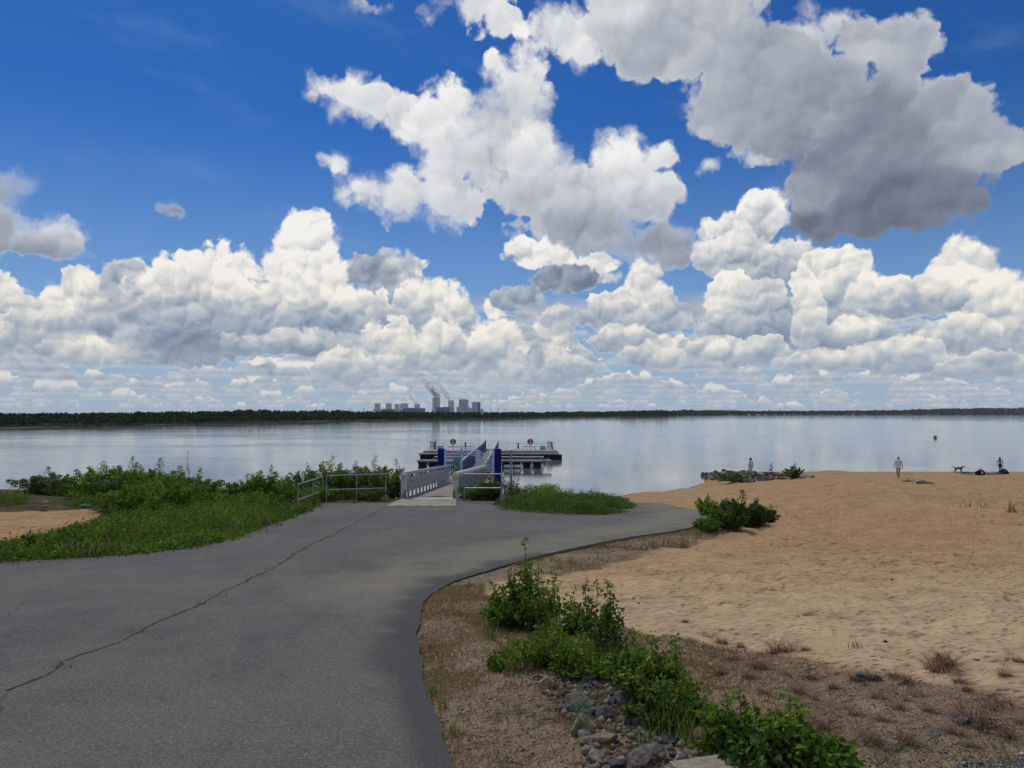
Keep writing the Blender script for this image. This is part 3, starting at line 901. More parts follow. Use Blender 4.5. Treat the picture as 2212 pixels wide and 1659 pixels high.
crack([(610,1209),(680,1203),(760,1196)], 0.012, road, 2)
crack([(250,1226),(300,1214)], 0.018, road, 3)
crack([(0,1340),(60,1300),(150,1262),(230,1232)], 0.010, road, 4)
crack([(0,1560),(20,1500)], 0.010, road, 5)

# ---- water: one sheet to the horizon
wm = MB(); wm.add([(-9000, 40, 0), (9000, 40, 0), (9000, 9300, 0), (-9000, 9300, 0)], [(0, 1, 2, 3)])
water = wm.build('water', water_material())
tag(water, kind='structure')

# ---- the far shore
def interp(x, pts): return np.interp(x, [p[0] for p in pts], [p[1] for p in pts])
SH1 = [(-3000, 150), (-700, 262), (-300, 305), (0, 345), (250, 408), (500, 520), (750, 678), (900, 790), (1100, 980), (1300, 1330), (1380, 1560), (1462, 1850)]
TP1 = [(-3000, 893), (-600, 893), (0, 891.5), (200, 890.5), (300, 888.5), (450, 886.5), (560, 884), (600, 885), (730, 884.5), (760, 887), (1000, 888.5), (1150, 889), (1200, 891), (1300, 891.5), (1330, 889), (1358, 885.5), (1430, 885), (1455, 888), (1480, 891.5)]
SH2 = [(1180, 2500), (1400, 2750), (1600, 3200), (1900, 4100), (2212, 5100), (2800, 5400), (4200, 5400)]
TP2 = [(1180, 890.5), (1440, 889.5), (1480, 887.5), (1560, 889.5), (1800, 888.5), (1950, 887.2), (2050, 884), (2212, 882), (2600, 880), (4200, 882)]

def far_land(name, sh, x0, x1, depth, rise):
    xs = np.linspace(x0, x1, 90); rows_ = []
    for s_, z_ in ((0, -0.3), (2, 0.25), (25, 0.8), (90, 1.2 * rise), (260, 2.0 * rise), (depth, 2.0 * rise)):
        d = interp(xs, sh) + s_ + (fbm(xs * 0.05, xs * 0, 3) - 0.5) * (20 if s_ < 30 else 0)
        rows_.append(np.stack([(xs - CX) / F * d, d, np.full_like(d, z_)], -1))
    V = np.array(rows_); n, m = V.shape[:2]
    ix = np.arange(n * m).reshape(n, m)
    fc = np.stack([ix[:-1, :-1], ix[:-1, 1:], ix[1:, 1:], ix[1:, :-1]], -1).reshape(-1, 4)
    return tag(np_mesh(name, V.reshape(-1, 3), fc, FARGRASS, smooth=True), kind='structure')
FARGRASS = mat('far_meadow', (.055, .065, .028), 0.95, noise_amt=.4, nscale=.05)
FARSAND = mat('far_sandbank', (.17, .145, .11), 0.95, noise_amt=.3, nscale=.02)
far_land('far_shore', SH1, -3000, 1466, 7000, 1.0)
far_land('far_shore', SH2, 1180, 4200, 3800, 2.0)

def leaf_cloud(C, size, n_up=0.2, seed=0, aspect=0.62, six=False):
    """leaves (folded diamonds) at the centres C with lengths size: returns verts, faces"""
    r_ = np.random.RandomState(seed); n = len(C)
    d = r_.normal(size=(n, 3)); d[:, 2] = d[:, 2] * 0.7 - n_up; d /= np.linalg.norm(d, axis=1)[:, None] + 1e-9
    w = np.cross(d, r_.normal(size=(n, 3))); w /= np.linalg.norm(w, axis=1)[:, None] + 1e-9
    nn = np.cross(d, w)
    s_ = np.asarray(size)[:, None] if np.ndim(size) else np.full((n, 1), size)
    a = C - d * s_ * 0.5
    b = C + w * s_ * aspect * 0.5 + nn * s_ * 0.10 - d * s_ * 0.08
    c = C + d * s_ * 0.5
    e = C - w * s_ * aspect * 0.5 + nn * s_ * 0.10 - d * s_ * 0.08
    V = np.stack([a, b, c, e], 1).reshape(-1, 3)
    Fc = np.arange(4 * n).reshape(n, 4)
    return V, Fc

def forest(sh, tp, x0, x1, n, depth, tree_w, faces_per, seed, front=0.45, name='forest', leafk=1.0):
    r_ = np.random.RandomState(seed)
    px = r_.uniform(x0, x1, n); s_ = depth * r_.uniform(0.02, 1, n) ** 1.3
    d = interp(px, sh) + s_
    base = np.interp(s_, [0, 25, 90, 260], [0.2, .8, 1.2, 2.0])
    cap = EYE + (893 - (interp(px, tp) - 0.3)) * d / F
    fr = front + (1 - front) * sstep(0, depth * 0.6, s_)
    gap = 0.86 + 0.17 * fbm(px * 0.03, px * 0 + 5, 3, 2) + r_.uniform(-.14, .04, n)
    top = base + np.maximum((cap - base), 2.0) * fr * gap
    top = np.maximum(top, base + 2.0)
    hgt = top - base
    wd = tree_w * (hgt / 8) ** 0.7 * r_.uniform(.8, 1.3, n)
    cx_, cz_ = (px - CX) / F * d, base
    k = faces_per
    u = r_.normal(size=(n, k, 3)); u /= np.linalg.norm(u, axis=2)[:, :, None]
    u *= r_.uniform(.35, 1, (n, k, 1)) ** 0.5
    lump = 1 + 0.25 * np.sin(u[:, :, 0] * 5 + px[:, None]) * np.cos(u[:, :, 2] * 6 + d[:, None])
    C = np.empty((n, k, 3))
    t = (u[:, :, 2] + 1) / 2
    C[:, :, 0] = cx_[:, None] + u[:, :, 0] * wd[:, None] * .5 * lump * (1.1 - .55 * t)
    C[:, :, 1] = d[:, None] + u[:, :, 1] * wd[:, None] * .5 * lump
    C[:, :, 2] = cz_[:, None] + t * hgt[:, None]
    sz = (wd[:, None] * 0.36 * leafk * r_.uniform(.6, 1.2, (n, k))).ravel()
    V, Fc = leaf_cloud(C.reshape(-1, 3), sz, 0.0, seed, 0.8)
    tint = np.clip(np.repeat(r_.uniform(0, 1, n) ** 1.5, k) * .75 + (t.ravel() - .3) * .25 + r_.uniform(-.08, .12, n * k), 0, 1)
    o = np_mesh(name, V, Fc, LEAF['forest'], attrs={'tint': tint})
    return o
o = forest(SH1, TP1, -900, 1470, 5200, 200, 5.0, 34, 3)
tag(o, 'dark mixed wood along the far shore of the lake', None, kind='stuff')
o = forest(SH2, TP2, 1180, 3000, 5200, 420, 22.0, 24, 4, 0.62, leafk=1.2)
tag(o, 'low dark wood on the horizon across open water', None, kind='stuff')
# reeds along the far waterline
def reeds(sh, x0, x1, n, seed, hmax):
    r_ = np.random.RandomState(seed); px = r_.uniform(x0, x1, n)
    d = interp(px, sh) + r_.uniform(-1, 16, n)
    cl = fbm(px * 0.03, px * 0 + 3, 4, 9)
    h_ = hmax * (0.35 + 1.1 * cl) * r_.uniform(.6, 1.1, n)
    x = (px - CX) / F * d; w = r_.uniform(.5, 1.4, n) * (d / 500) ** .5
    V = np.stack([np.stack([x - w, d, x * 0 - .1], -1), np.stack([x + w, d + .3, x * 0 - .1], -1),
                  np.stack([x + w * .6, d + .4, h_ * .9], -1), np.stack([x - w * .5, d + .1, h_], -1)], 1).reshape(-1, 3)
    return np_mesh('reeds', V, np.arange(4 * n).reshape(n, 4), LEAF['reed'], attrs={'tint': np.clip(cl + r_.uniform(-.3, .3, n), 0, 1)})
tag(reeds(SH1, -600, 1466, 9000, 5, 1.5), 'pale green reeds along the far waterline below the wood', None, kind='stuff')
# pale sandy bank under the far right wood
def far_bank(x0, x1, h0, h1, name):
    xs = np.linspace(x0, x1, 60); d = interp(xs, SH2) - 6
    zz = h0 + (h1 - h0) * fbm(xs * 0.04, xs * 0, 4, 8)
    X_ = (xs - CX) / F * d
    V = np.concatenate([np.stack([X_, d, xs * 0 - .2], -1), np.stack([X_, d + 14, np.maximum(zz, .3)], -1), np.stack([X_, d + 60, zz * .9], -1)])
    ix = np.arange(180).reshape(3, 60)
    fc = np.stack([ix[:-1, :-1], ix[:-1, 1:], ix[1:, 1:], ix[1:, :-1]], -1).reshape(-1, 4)
    return tag(np_mesh(name, V, fc, FARSAND, smooth=True), kind='structure')
far_bank(1560, 2040, 1, 7, 'shore')
# the long blue hill behind
hx = np.linspace(1490, 1620, 40); hp = 885.5 + 6.5 * (np.abs((hx - 1553) / 58)) ** 6
D = 9000.0
HV = np.concatenate([np.stack([(hx - CX) / F * D, hx * 0 + D, hx * 0], -1), np.stack([(hx - CX) / F * (D + 60), hx * 0 + D + 60, EYE + (893 - np.minimum(hp, 892)) * D / F], -1),
                     np.stack([(hx - CX) / F * (D + 250), hx * 0 + D + 250, hx * 0], -1)])
ix = np.arange(120).reshape(3, 40)
tag(np_mesh('hills', HV, np.stack([ix[:-1, :-1], ix[:-1, 1:], ix[1:, 1:], ix[1:, :-1]], -1).reshape(-1, 4), FARGRASS, smooth=True), kind='structure')
# ================================================================== jetty, gangways and pontoon
# ---- concrete apron
a_ = [onplane(*p, lift=.03) for p in ((832,1093),(985,1093),(986,1077.5),(868,1077.5))]
zf = lambda x, y: plane_z(y) - .05
m = MB(); up = [(x, y, zf(x, y) + .035) for x, y in a_]; dn = [(x, y, zf(x, y) - .2) for x, y in a_]
m.add(up + dn, [(0, 1, 2, 3), (7, 6, 5, 4), (0, 4, 5, 1), (1, 5, 6, 2), (2, 6, 7, 3), (3, 7, 4, 0)])
tag(m.build('concrete_apron', CONC, bevel=.01), 'pale concrete slab set in the asphalt at the foot of the gangway', 'slab')

# ---- first gangway (grey aluminium), from the apron to the landing
def gangway():
    L0, R0, L1, R1 = Vector((-4.82, 34.7, 2.72)), Vector((-2.50, 34.7, 2.72)), Vector((-4.23, 52.0, 1.90)), Vector((-1.76, 52.0, 1.90))
    root = empty('gangway', (0, 0, 0))
    tag(root, 'grey aluminium gangway with solid slotted sides leading off the concrete slab', 'gangway')
    d = MB(); n = 70
    for i in range(n):
        t0, t1 = i / n, (i + .93) / n
        p = [L0.lerp(L1, t0), R0.lerp(R1, t0), R0.lerp(R1, t1), L0.lerp(L1, t1)]
        d.add([v + Vector((0, 0, 0)) for v in p] + [v - Vector((0, 0, .05)) for v in p], [(0, 1, 2, 3), (7, 6, 5, 4), (0, 4, 5, 1), (1, 5, 6, 2), (2, 6, 7, 3), (3, 7, 4, 0)])
    d.build('deck', DECKW, root)
    s = MB(); s.beam(L0 + Vector((0, -.25, .0)), R0 + Vector((0, -.25, 0)), .5, .03); s.build('threshold_plate', ALU, root)
    u = MB()
    for A, B in ((L0, L1), (R0, R1)):
        u.beam(A - Vector((0, 0, .25)), B - Vector((0, 0, .25)), .14, .35)
    u.build('girder', ALU, root)
    for A, B, nm in ((L0, L1, 0), (R0, R1, 1)):
        sgn = -1 if nm == 0 else 1
        def P(t, h, o=0.0): return A.lerp(B, t) + Vector((sgn * o, 0, h))
        hr = MB(); hr.beam(P(0, 1.08), P(1, 1.08), .17, .15); hr.build('handrail', ALU_L if nm else ALU, root, bevel=.015)
        b = MB(); k = 15
        if nm == 0:
            b.beam(P(0, .55), P(1, .55), .035, .62)                  # solid lower panel
            b.beam(P(0, .90), P(1, .90), .05, .05)
            for i in range(k + 1):
                b.beam(P(i / k, .84), P(i / k, 1.03), .03, .60, up=(0, 1, 0))
            for i in range(k + 1):
                b.beam(P(i / k, 0), P(i / k, .26), .03, .62, up=(0, 1, 0))
        else:
            b.beam(P(0, .10), P(1, .10), .06, .10)
            for i in range(13):
                b.beam(P((i + .3) / 13, .06, .03), P((i + .3) / 13, 1.04, .0), .10, .05, up=(0, 1, 0))
            b.beam(P(0, .52, -.04), P(1, .52, -.04), .02, .82)
            b.beam(P(0, .93, .03), P(1, .93, .03), .03, .05)
            b.beam(P(0, .50, -.08), P(1, .50, -.08), .04, .04)
        b.build('side_panel', ALU, root)
        if nm == 0:
            tr = MB(); tr.beam(P(0, .88, -.05), P(1, .88, -.05), .035, .035); tr.build('inner_rail', ALU_L, root)
        p = MB(); p.box(A.x - .12, A.x + .12, A.y - .22, A.y, A.z - .1, A.z + 1.12)
        post = p.build('end_post', ALU_L, root, bevel=.02)
        q = MB(); q.box(A.x - .125, A.x + .125, A.y - .225, A.y - .19, A.z + (.84 if nm else 0), A.z + (.93 if nm else 0) + (0 if nm else .0) + .001) if nm else q.box(A.x + .02, A.x + .125, A.y - .235, A.y - .19, A.z - .05, A.z + .36)
        q.build('reflector', ORANGE if nm else RED2, post)
        if nm:
            q = MB(); q.box(A.x - .125, A.x - .02, A.y - .235, A.y - .19, A.z - .05, A.z + .36); q.build('reflector', RED2, post)
        f = MB(); f.box(A.x - .28, A.x + .28, A.y - .35, A.y + .1, A.z - .16, A.z - .02); f.build('foot_block', ALU_L, root, bevel=.02)
    return root
RED2 = mat('faded_red_strip', (.42, .16, .10), 0.5)
gangway()

# ---- landing with navy pillars, gates and sign
def landing():
    root = empty('landing_stage', (-2.9, 53.0, 0))
    tag(root, 'raised landing between two tall navy blue pillars with wavy pale blue gates', 'landing stage')
    ox, oy = -2.9, 53.0
    m = MB(); m.box(-2.1, 2.0, -1.0, 2.0, 1.70, 1.86); m.build('platform', DECKW, root)
    for x in (-1.9, 1.8):
        for y in (-.8, 1.8): m = MB(); m.box(x - .12, x + .12, y - .12, y + .12, -2.6, 1.70); m.build('pile', STEEL, root)
    for x0, x1, zt, zb in ((-2.16, -1.73, 4.08, .25), (1.72, 2.16, 4.08, -2.4)):
        m = MB(); m.box(x0, x1, -.25, .5, zb, zt)
        m.build('pillar', BLUE, root, bevel=.03)
    m = MB(); m.box(.78, 1.0, -2.6, -2.25, -.3, 2.60); m.build('pillar', BLUE, root, bevel=.02)
    posts = [(-1.61, .07), (-.50, .06), (.60, .16), (1.63, .07)]
    for i, (x, w) in enumerate(posts):
        m = MB(); m.box(x - w, x + w, -.55 - w, -.55 + w, 1.86, 4.12 if i != 2 else 4.02)
        m.build('gate_post', LBLUE, root, bevel=.01)
    def wave(x0, x1, z0, z1, sag, n=14):
        out = []
        for i in range(n + 1):
            t = i / n; s = t * t * (3 - 2 * t)
            out.append((x0 + (x1 - x0) * t, -.55, z0 + (z1 - z0) * s - sag * math.sin(math.pi * t)))
        return out
    for (x0, x1, z0, z1, sag) in ((-1.61, -.50, 3.62, 3.95, .16), (-.50, .60, 3.95, 3.85, -.10), (.60, 1.63, 3.85, 3.72, .12)):
        g = MB()
        for k in range(4):
            g.tube(wave(x0, x1, z0 - .13 * k + .10, z1 - .13 * k + .10, sag), .030 + (.014 if k == 3 else 0), 6)
        frame = g.build('gate_rail', LBLUE, root, smooth=True)
        if x0 > -.51 and x0 < 0: continue
        b = MB()
        n = 9
        for i in range(1, n):
            x = x0 + (x1 - x0) * i / n; t = i / n
            top = z0 + (z1 - z0) * t * t * (3 - 2 * t) - sag * math.sin(math.pi * t) - .30
            b.tube([(x, -.55, 1.95), (x, -.55, top)], .026, 6)
        for z in (1.98, 2.58, 3.02): b.beam((x0, -.55, z), (x1, -.55, z), .03, .035)
        b.build('gate_bars', ALU_L, root)
    return root
landing()

# ---- green sign on the left gate
def sign():
    x0, x1, y = -3.86, -3.50, 52.36
    root = empty('sign', ((x0 + x1) / 2, y, 2.9))
    tag(root, 'small green sign lettered N3 on the left landing gate', 'sign')
    m = MB(); m.box(-.18, .18, -.03, .0, .28, .60); m.build('top_board', GREEN, root, bevel=.01)
    m = MB(); m.box(-.17, .17, -.03, .0, -.28, .25); m.build('number_board', GREEN, root, bevel=.01)
    LET = mat('sign_lettering', (.30, .70, .60), .6)
    for z in (.36, .43, .50): l = MB(); l.box(-.12, .12, -.036, -.031, z, z + .025); l.build('text_line', LET, root)
    z0 = -.16
    def glyph(name, strokes):
        l = MB()
        for q, (a, b) in enumerate(strokes):
            y_ = -.035 - .0006 * q
            v = abs(a[1] - b[1]) > abs(a[0] - b[0])
            e = (.016, 0) if v else (0, .016)
            l.add([(a[0] - e[0], y_, a[1] - e[1]), (a[0] + e[0], y_, a[1] + e[1]), (b[0] + e[0], y_, b[1] + e[1]), (b[0] - e[0], y_, b[1] - e[1])], [(0, 1, 2, 3)])
        l.build(name, LET, root)
    glyph('letter', (((-.13, z0), (-.13, z0 + .27)), ((-.13, z0 + .27), (-.03, z0)), ((-.03, z0), (-.03, z0 + .27))))
    glyph('digit', (((.03, z0 + .26), (.12, z0 + .26)), ((.12, z0 + .26), (.06, z0 + .14)), ((.06, z0 + .14), (.125, z0 + .10)), ((.125, z0 + .10), (.11, z0)), ((.11, z0), (.03, z0))))
sign()

# ---- rescue point with red and white boards on a small white frame beside the right pillar
def rescue():
    root = empty('rescue_stand', (-1.5, 51.2, 1.2))
    tag(root, 'white tubular stand with a red and white lifebuoy under the right gate', 'lifebuoy stand')
    m = MB()
    for x in (-.28, .25): m.tube([(x, 0, -1.0), (x, 0, 1.72)], .028, 6)
    for z in (1.72, 1.20, .70): m.tube([(-.28, 0, z), (.25, 0, z)], .022, 6)
    m.build('frame', WHITE, root, smooth=True)
    for nm_, a0, mm in (('lifebuoy', 0, RED), ('white_band', 1, WHITE)):
        v, f = [], []
        r_big, r_sm = .23, .062
        if nm_ == 'lifebuoy':
            n = 28
            for i in range(n):
                for k in range(8):
                    A_, B_ = 2 * math.pi * i / n, 2 * math.pi * k / 8
                    rr = r_big + r_sm * math.cos(B_)
                    v.append((rr * math.cos(A_), -.05 + r_sm * math.sin(B_), 1.22 + rr * math.sin(A_)))
            for i in range(n):
                for k in range(8):
                    f.append((i * 8 + k, ((i + 1) % n) * 8 + k, ((i + 1) % n) * 8 + (k + 1) % 8, i * 8 + (k + 1) % 8))
            q = MB(); q.add(v, f); ring = q.build(nm_, mm, root, smooth=True)
        else:
            for q4 in range(4):
                q = MB(); vv, ff = [], []
                for i in range(4):
                    for k in range(8):
                        A_, B_ = math.pi / 2 * q4 + .8 + .12 * i, 2 * math.pi * k / 8
                        rr = r_big + (r_sm + .006) * math.cos(B_)
                        vv.append((rr * math.cos(A_), -.05 + (r_sm + .006) * math.sin(B_), 1.22 + rr * math.sin(A_)))
                for i in range(3):
                    for k in range(8): ff.append((i * 8 + k, (i + 1) * 8 + k, (i + 1) * 8 + (k + 1) % 8, i * 8 + (k + 1) % 8))
                q.add(vv, ff); q.build(nm_, mm, ring, smooth=True)
rescue()

# ---- second gangway (blue), from the landing to the pontoon
def blue_gangway():
    root = empty('gangway', (0, 0, 0))
    tag(root, 'long narrow navy blue gangway with white handrails between landing and pontoon', 'gangway')
    A0, A1 = Vector((-2.83, 55.0, 1.84)), Vector((-3.02, 117.0, 1.16))
    m = MB(); n = 120
    for i in range(n):
        p, q = A0.lerp(A1, i / n), A0.lerp(A1, (i + .9) / n)
        m.box(p.x - .88, p.x + .88, p.y, q.y, p.z - .05, p.z)
    m.build('deck', DECKW, root)
    for s in (-1, 1):
        def P(t, h, o=0.0): return A0.lerp(A1, t) + Vector((s * (.94 + o), 0, h))
        m = MB(); m.beam(P(0, -.12), P(1, -.12), .12, .34); m.build('girder', BLUE, root)
        m = MB(); m.beam(P(0, 1.12), P(1, 1.34), .09, .09); m.build('handrail', LBLUE, root, bevel=.01)
        for i in range(18):
            t = (i / 17) ** 1.6
            m = MB(); m.beam(P(t, .05), P(t, 1.10 + .2 * t), .04, .04, up=(0, 1, 0)); m.build('baluster', LBLUE, root)
        m = MB(); m.beam(P(0, .52, .04), P(1, .62, .04), .015, .95); m.build('side_panel', BLUE, root)
        e = P(1, 0)
        m = MB(); m.box(e.x - .06, e.x + .06, e.y - 3.2, e.y, e.z - .2, e.z + 1.35); m.build('end_panel', BLUE, root)
blue_gangway()

# ---- pontoon: decked rafts on black floats
def pontoon():
    root = empty('pontoon', (0, 0, 0))
    tag(root, 'wide floating pontoon of parallel grey walkways on black floats', 'pontoon')
    WX = {92: (-11.3, 4.7), 99.5: (-10.0, 4.1), 108: (-13.0, 6.6)}
    for y, (x0, x1) in WX.items():
        m = MB(); m.box(x0, x1, y, y + 1.1, .72, .95)
        m.box(x0 + .05, x1 - .05, y - .10, y, .80, .90)
        m.build('walkway', GREYD, root, bevel=.02)
        x = x0 + .12; i = 0
        while x < x1 - 1.0:
            w = 1.0
            if y > 105: w = 1.9
            if -5.2 < x < -1.6: x += .4; continue
            prof = [(0.0, -.35), (.06, 0.0), (.11, .35), (.06, .72)]
            f = MB()
            vs = []
            for (ins, z) in ((.02, -.3), (.0, -.05), (.07, .25), (.05, .5), (0, .72)):
                vs += [(x + ins, y + .08 + ins, z), (x + w - ins, y + .08 + ins, z), (x + w - ins, y + 1.02 - ins, z), (x + ins, y + 1.02 - ins, z)]
            fs = [(3, 2, 1, 0), (16, 17, 18, 19)] + [(4 * a + k, 4 * a + (k + 1) % 4, 4 * a + 4 + (k + 1) % 4, 4 * a + 4 + k) for a in range(4) for k in range(4)]
            f.add(vs, fs); f.build('float', BLACK, root)
            x += w + .27
    # main deck at the back
    m = MB(); m.box(-13.1, 6.8, 114.5, 121.5, .78, .98)
    m.build('main_deck', GREYD, root, bevel=.03)
    m = MB(); m.box(-13.25, 6.95, 114.3, 121.7, .60, .77); m.build('fender_edge', STEEL, root, bevel=.03)
    m = MB(); m.box(-13.0, 6.7, 114.7, 121.2, -.4, .60); m.build('float', BLACK, root, bevel=.1)
    # lengthwise connectors
    for x, w, y0, y1 in ((-3.0, 2.2, 93.1, 114.3),):
        m = MB()
        y = y0
        while y < y1:
            nxt = [q for q in (99.3, 107.8) if y < q < y1]
            e = min(nxt[0] if nxt else y1, y1)
            m.box(x - w / 2, x + w / 2, y, e, .70, .93)
            y = e + 1.35
        m.build('connector', DECKW, root)
    # low white fenders along the middle
    for x0, x1 in ((-.9, 0.2), (.35, 1.0)):
        m = MB(); m.box(x0 - .1, x1, 91.6, 92.0, .1, .42); m.build('fender', WHITE, root, bevel=.08)
    for x in (1.07, 2.3, 3.55):
        m = MB(); m.lathe((x, 91.92, -.1), [(.09, 0), (.12, .2), (.12, .5), (.09, .66)], 10); m.build('fender', WHITE, root, smooth=True)
    # thin guard rail around the main deck
    m = MB()
    for yy in (121.2,):
        n = 13
        for i in range(n + 1):
            x = -12.2 + (18.6) * i / n
            m.tube([(x, yy, .98), (x, yy, 2.06)], .022, 5)
        for z in (2.06, 1.72, 1.40): m.tube([(-12.2, yy, z), (6.4, yy, z)], .018, 5)
    for (x0, x1) in ((-12.2, -4.2), (-1.8, 6.4)):
        yy, n = 116.0, 4
        for i in range(n + 1): m.tube([(x0 + (x1 - x0) * i / n, yy, .98), (x0 + (x1 - x0) * i / n, yy, 1.95)], .02, 5)
        for z in (1.95, 1.45): m.tube([(x0, yy, z), (x1, yy, z)], .016, 5)
    m.build('guard_rail', STEEL, root)
pontoon()

def X_at(px, d): return (px - CX) / F * d
def disc_sign(px, label):
    x, y = X_at(px, 118.6), 118.6
    root = empty('disc_sign', (x, y, .98))
    tag(root, label, 'sign', 'round red signs on the pontoon')
    m = MB(); m.tube([(0, .03, 0), (0, .03, 1.5)], .035, 8); m.build('post', STEEL, root, smooth=True)
    m = MB(); m.lathe((0, 0, 1.17), [(.47, -.015), (.47, .015)], 28, axis='y'); face = m.build('disc', RED, root)
    m = MB(); m.box(-.06, .06, -.022, -.017, .72, 1.62); m.build('bar', WHITE, face)
    m = MB(); m.box(-.45, .45, -.030, -.023, 1.0, 1.04); m.build('bar', WHITE, face)
disc_sign(979, 'round red sign with a white bar on the left half of the pontoon')
disc_sign(1145.5, 'round red sign with a white bar on the right half of the pontoon')
def hoop(px, label, w=1.9):
    x, y = X_at(px, 117.4), 117.4
    m = MB(); m.tube([(x - w / 2, y, .98), (x - w / 2, y, 1.38), (x - w / 2 + .1, y, 1.46), (x + w / 2 - .1, y, 1.46), (x + w / 2, y, 1.38), (x + w / 2, y, .98)], .045, 6)
    tag(m.build('hoop_rail', STEEL, smooth=True), label, 'rail', 'low hoop rails on the pontoon')
hoop(982, 'low steel hoop rail below the left red disc')
hoop(1011, 'low steel hoop rail between left red disc and gangway end')
hoop(1143, 'low steel hoop rail below the right red disc')
def marker(px, h, cap, label, cols, d=119.5, r=.10):
    root = empty('marker_post', (X_at(px, d), d, .98))
    tag(root, label, 'marker post')
    n = len(cols); 
    for i, c_ in enumerate(cols):
        m = MB(); m.lathe((0, 0, h * i / n), [(r, 0), (r, h / n)], 12); m.build('band', c_, root, smooth=True)
    if cap:
        m = MB(); m.lathe((0, 0, h), [(r * .5, 0), (r * .5, .12), (r * 1.3, .14), (r * 1.2, .3), (r * .3, .36)], 12); m.build('lamp', cap, root, smooth=True)
marker(1005.7, .72, BLACK, 'short red and white banded marker left of the gangway end', [RED, WHITE, RED, BLACK], r=.13)
marker(1119.4, .62, BLACK, 'short dark banded marker with a cap left of the right disc', [WHITE, BLACK, BLACK, RED], r=.13)
marker(941.8, 1.35, WHITE, 'tall black and white banded post at the pontoon left end', [RED, WHITE, RED, WHITE, BLACK, WHITE, BLACK, WHITE], r=.12)
def pile_pair(px, label):
    root = empty('mooring_frame', (X_at(px, 118), 118, .98))
    tag(root, label, 'mooring frame')
    for dx_, hh in ((-.32, 1.35), (.05, 1.30), (.42, 1.15)):
        m = MB(); m.tube([(dx_, 0, 0), (dx_ * .7, 0, hh)], .10, 8); m.build('upright', LBLUE if dx_ < .3 else BLUE, root, smooth=True)
    for z_ in (.5, 1.05): m = MB(); m.beam((-.32, 0, z_), (.42, 0, z_), .1, .1); m.build('crossbar', BLUE, root)
pile_pair(934, 'blue and white mooring uprights at the left end of the pontoon')
pile_pair(1187, 'blue and white mooring uprights at the right end of the pontoon')
def crate(px, label):
    root = empty('equipment_box', (X_at(px, 117), 117, .98))
    tag(root, label, 'box')
    for i, c_ in enumerate((RED, WHITE, BLACK, WHITE, BLACK)):
        m = MB(); m.box(-.42, .42, -.25, .25, .11 * i, .11 * i + .108); m.build('band', c_, root)
crate(951.8, 'banded red and white box on the left part of the pontoon')
crate(1172.5, 'banded red and white box on the right part of the pontoon')

# ---- galvanised railings on the bank
def railing(name, pts, label, mids=True, feet=None):
    """pts: (x, y, zbase, ztop, zmid) post positions"""
    root = empty(name, (pts[0][0], pts[0][1], pts[0][2]))
    o = Vector(root.location)
    tag(root, label, 'railing')
    for p in pts:
        m = MB(); m.tube([Vector((p[0], p[1], p[2] - .1)) - o, Vector((p[0], p[1], p[3])) - o], .023, 8); m.build('post', STEEL, root, smooth=True)
    for k in (3, 4):
        m = MB(); m.tube([Vector((p[0], p[1], p[k])) - o for p in pts], .022, 8); m.build('rail', STEEL, root, smooth=True)
    return root
def rp(px, d, yt, ym, yb):
    x = at(px, yb, d); return (x[0], d, x[2], at(px, yt, d)[2], at(px, ym, d)[2])
railing('railing', [rp(643, 26.2, 1046.3, 1080.3, 1109), rp(675, 30.0, 1036, 1068.5, 1094), rp(697, 33.6, 1029.2, 1059.5, 1082)], 'sloping steel railing at the left edge of the asphalt, two bars')
railing('railing', [rp(705, 31.4, 1027.6, 1058.3, 1086.7), rp(770, 32.2, 1025.6, 1056.2, 1085), rp(833, 33, 1024, 1054.5, 1083.5)], 'steel railing with three posts left of the gangway in front of shrubs')
railing('railing', [rp(1003, 32.4, 1024.2, 1054.2, 1084), rp(1083, 31.6, 1024.2, 1054.2, 1087)], 'short steel railing with two posts right of the gangway')
railing('railing', [rp(1088, 31.0, 1021, 1056, 1088.5), rp(1084, 27.3, 1031, 1072, 1100)], 'end-on steel railing at the corner of the leafy island')
x, y, z = at(1104, 973.5, 34.5)
m = MB(); m.tube([(x, y, gz(x, y) - .2), (x, y, z)], .045, 10); m.lathe((x, y, z), [(.05, 0), (.05, .04), (.02, .06)], 10)
tag(m.build('steel_pole', STEEL, smooth=True), 'bare grey steel pole standing right of the gangway', 'pole')
# ---- buoy
x, y, _ = at(2020, 945, 205)
root = empty('buoy', (x, y, 0)); tag(root, 'orange barrel buoy with a white cap floating on the lake', 'buoy')
m = MB(); m.lathe((0, 0, -.3), [(.25, 0), (.38, .1), (.4, .4), (.4, .66)], 16); m.build('body', mat('buoy_orange', (.42, .12, .03), .5), root, smooth=True)
m = MB(); m.lathe((0, 0, .37), [(.4, 0), (.4, .2), (.34, .27), (.12, .3)], 16); m.build('cap', mat('buoy_cap', (.45, .33, .25), .5), root, smooth=True)
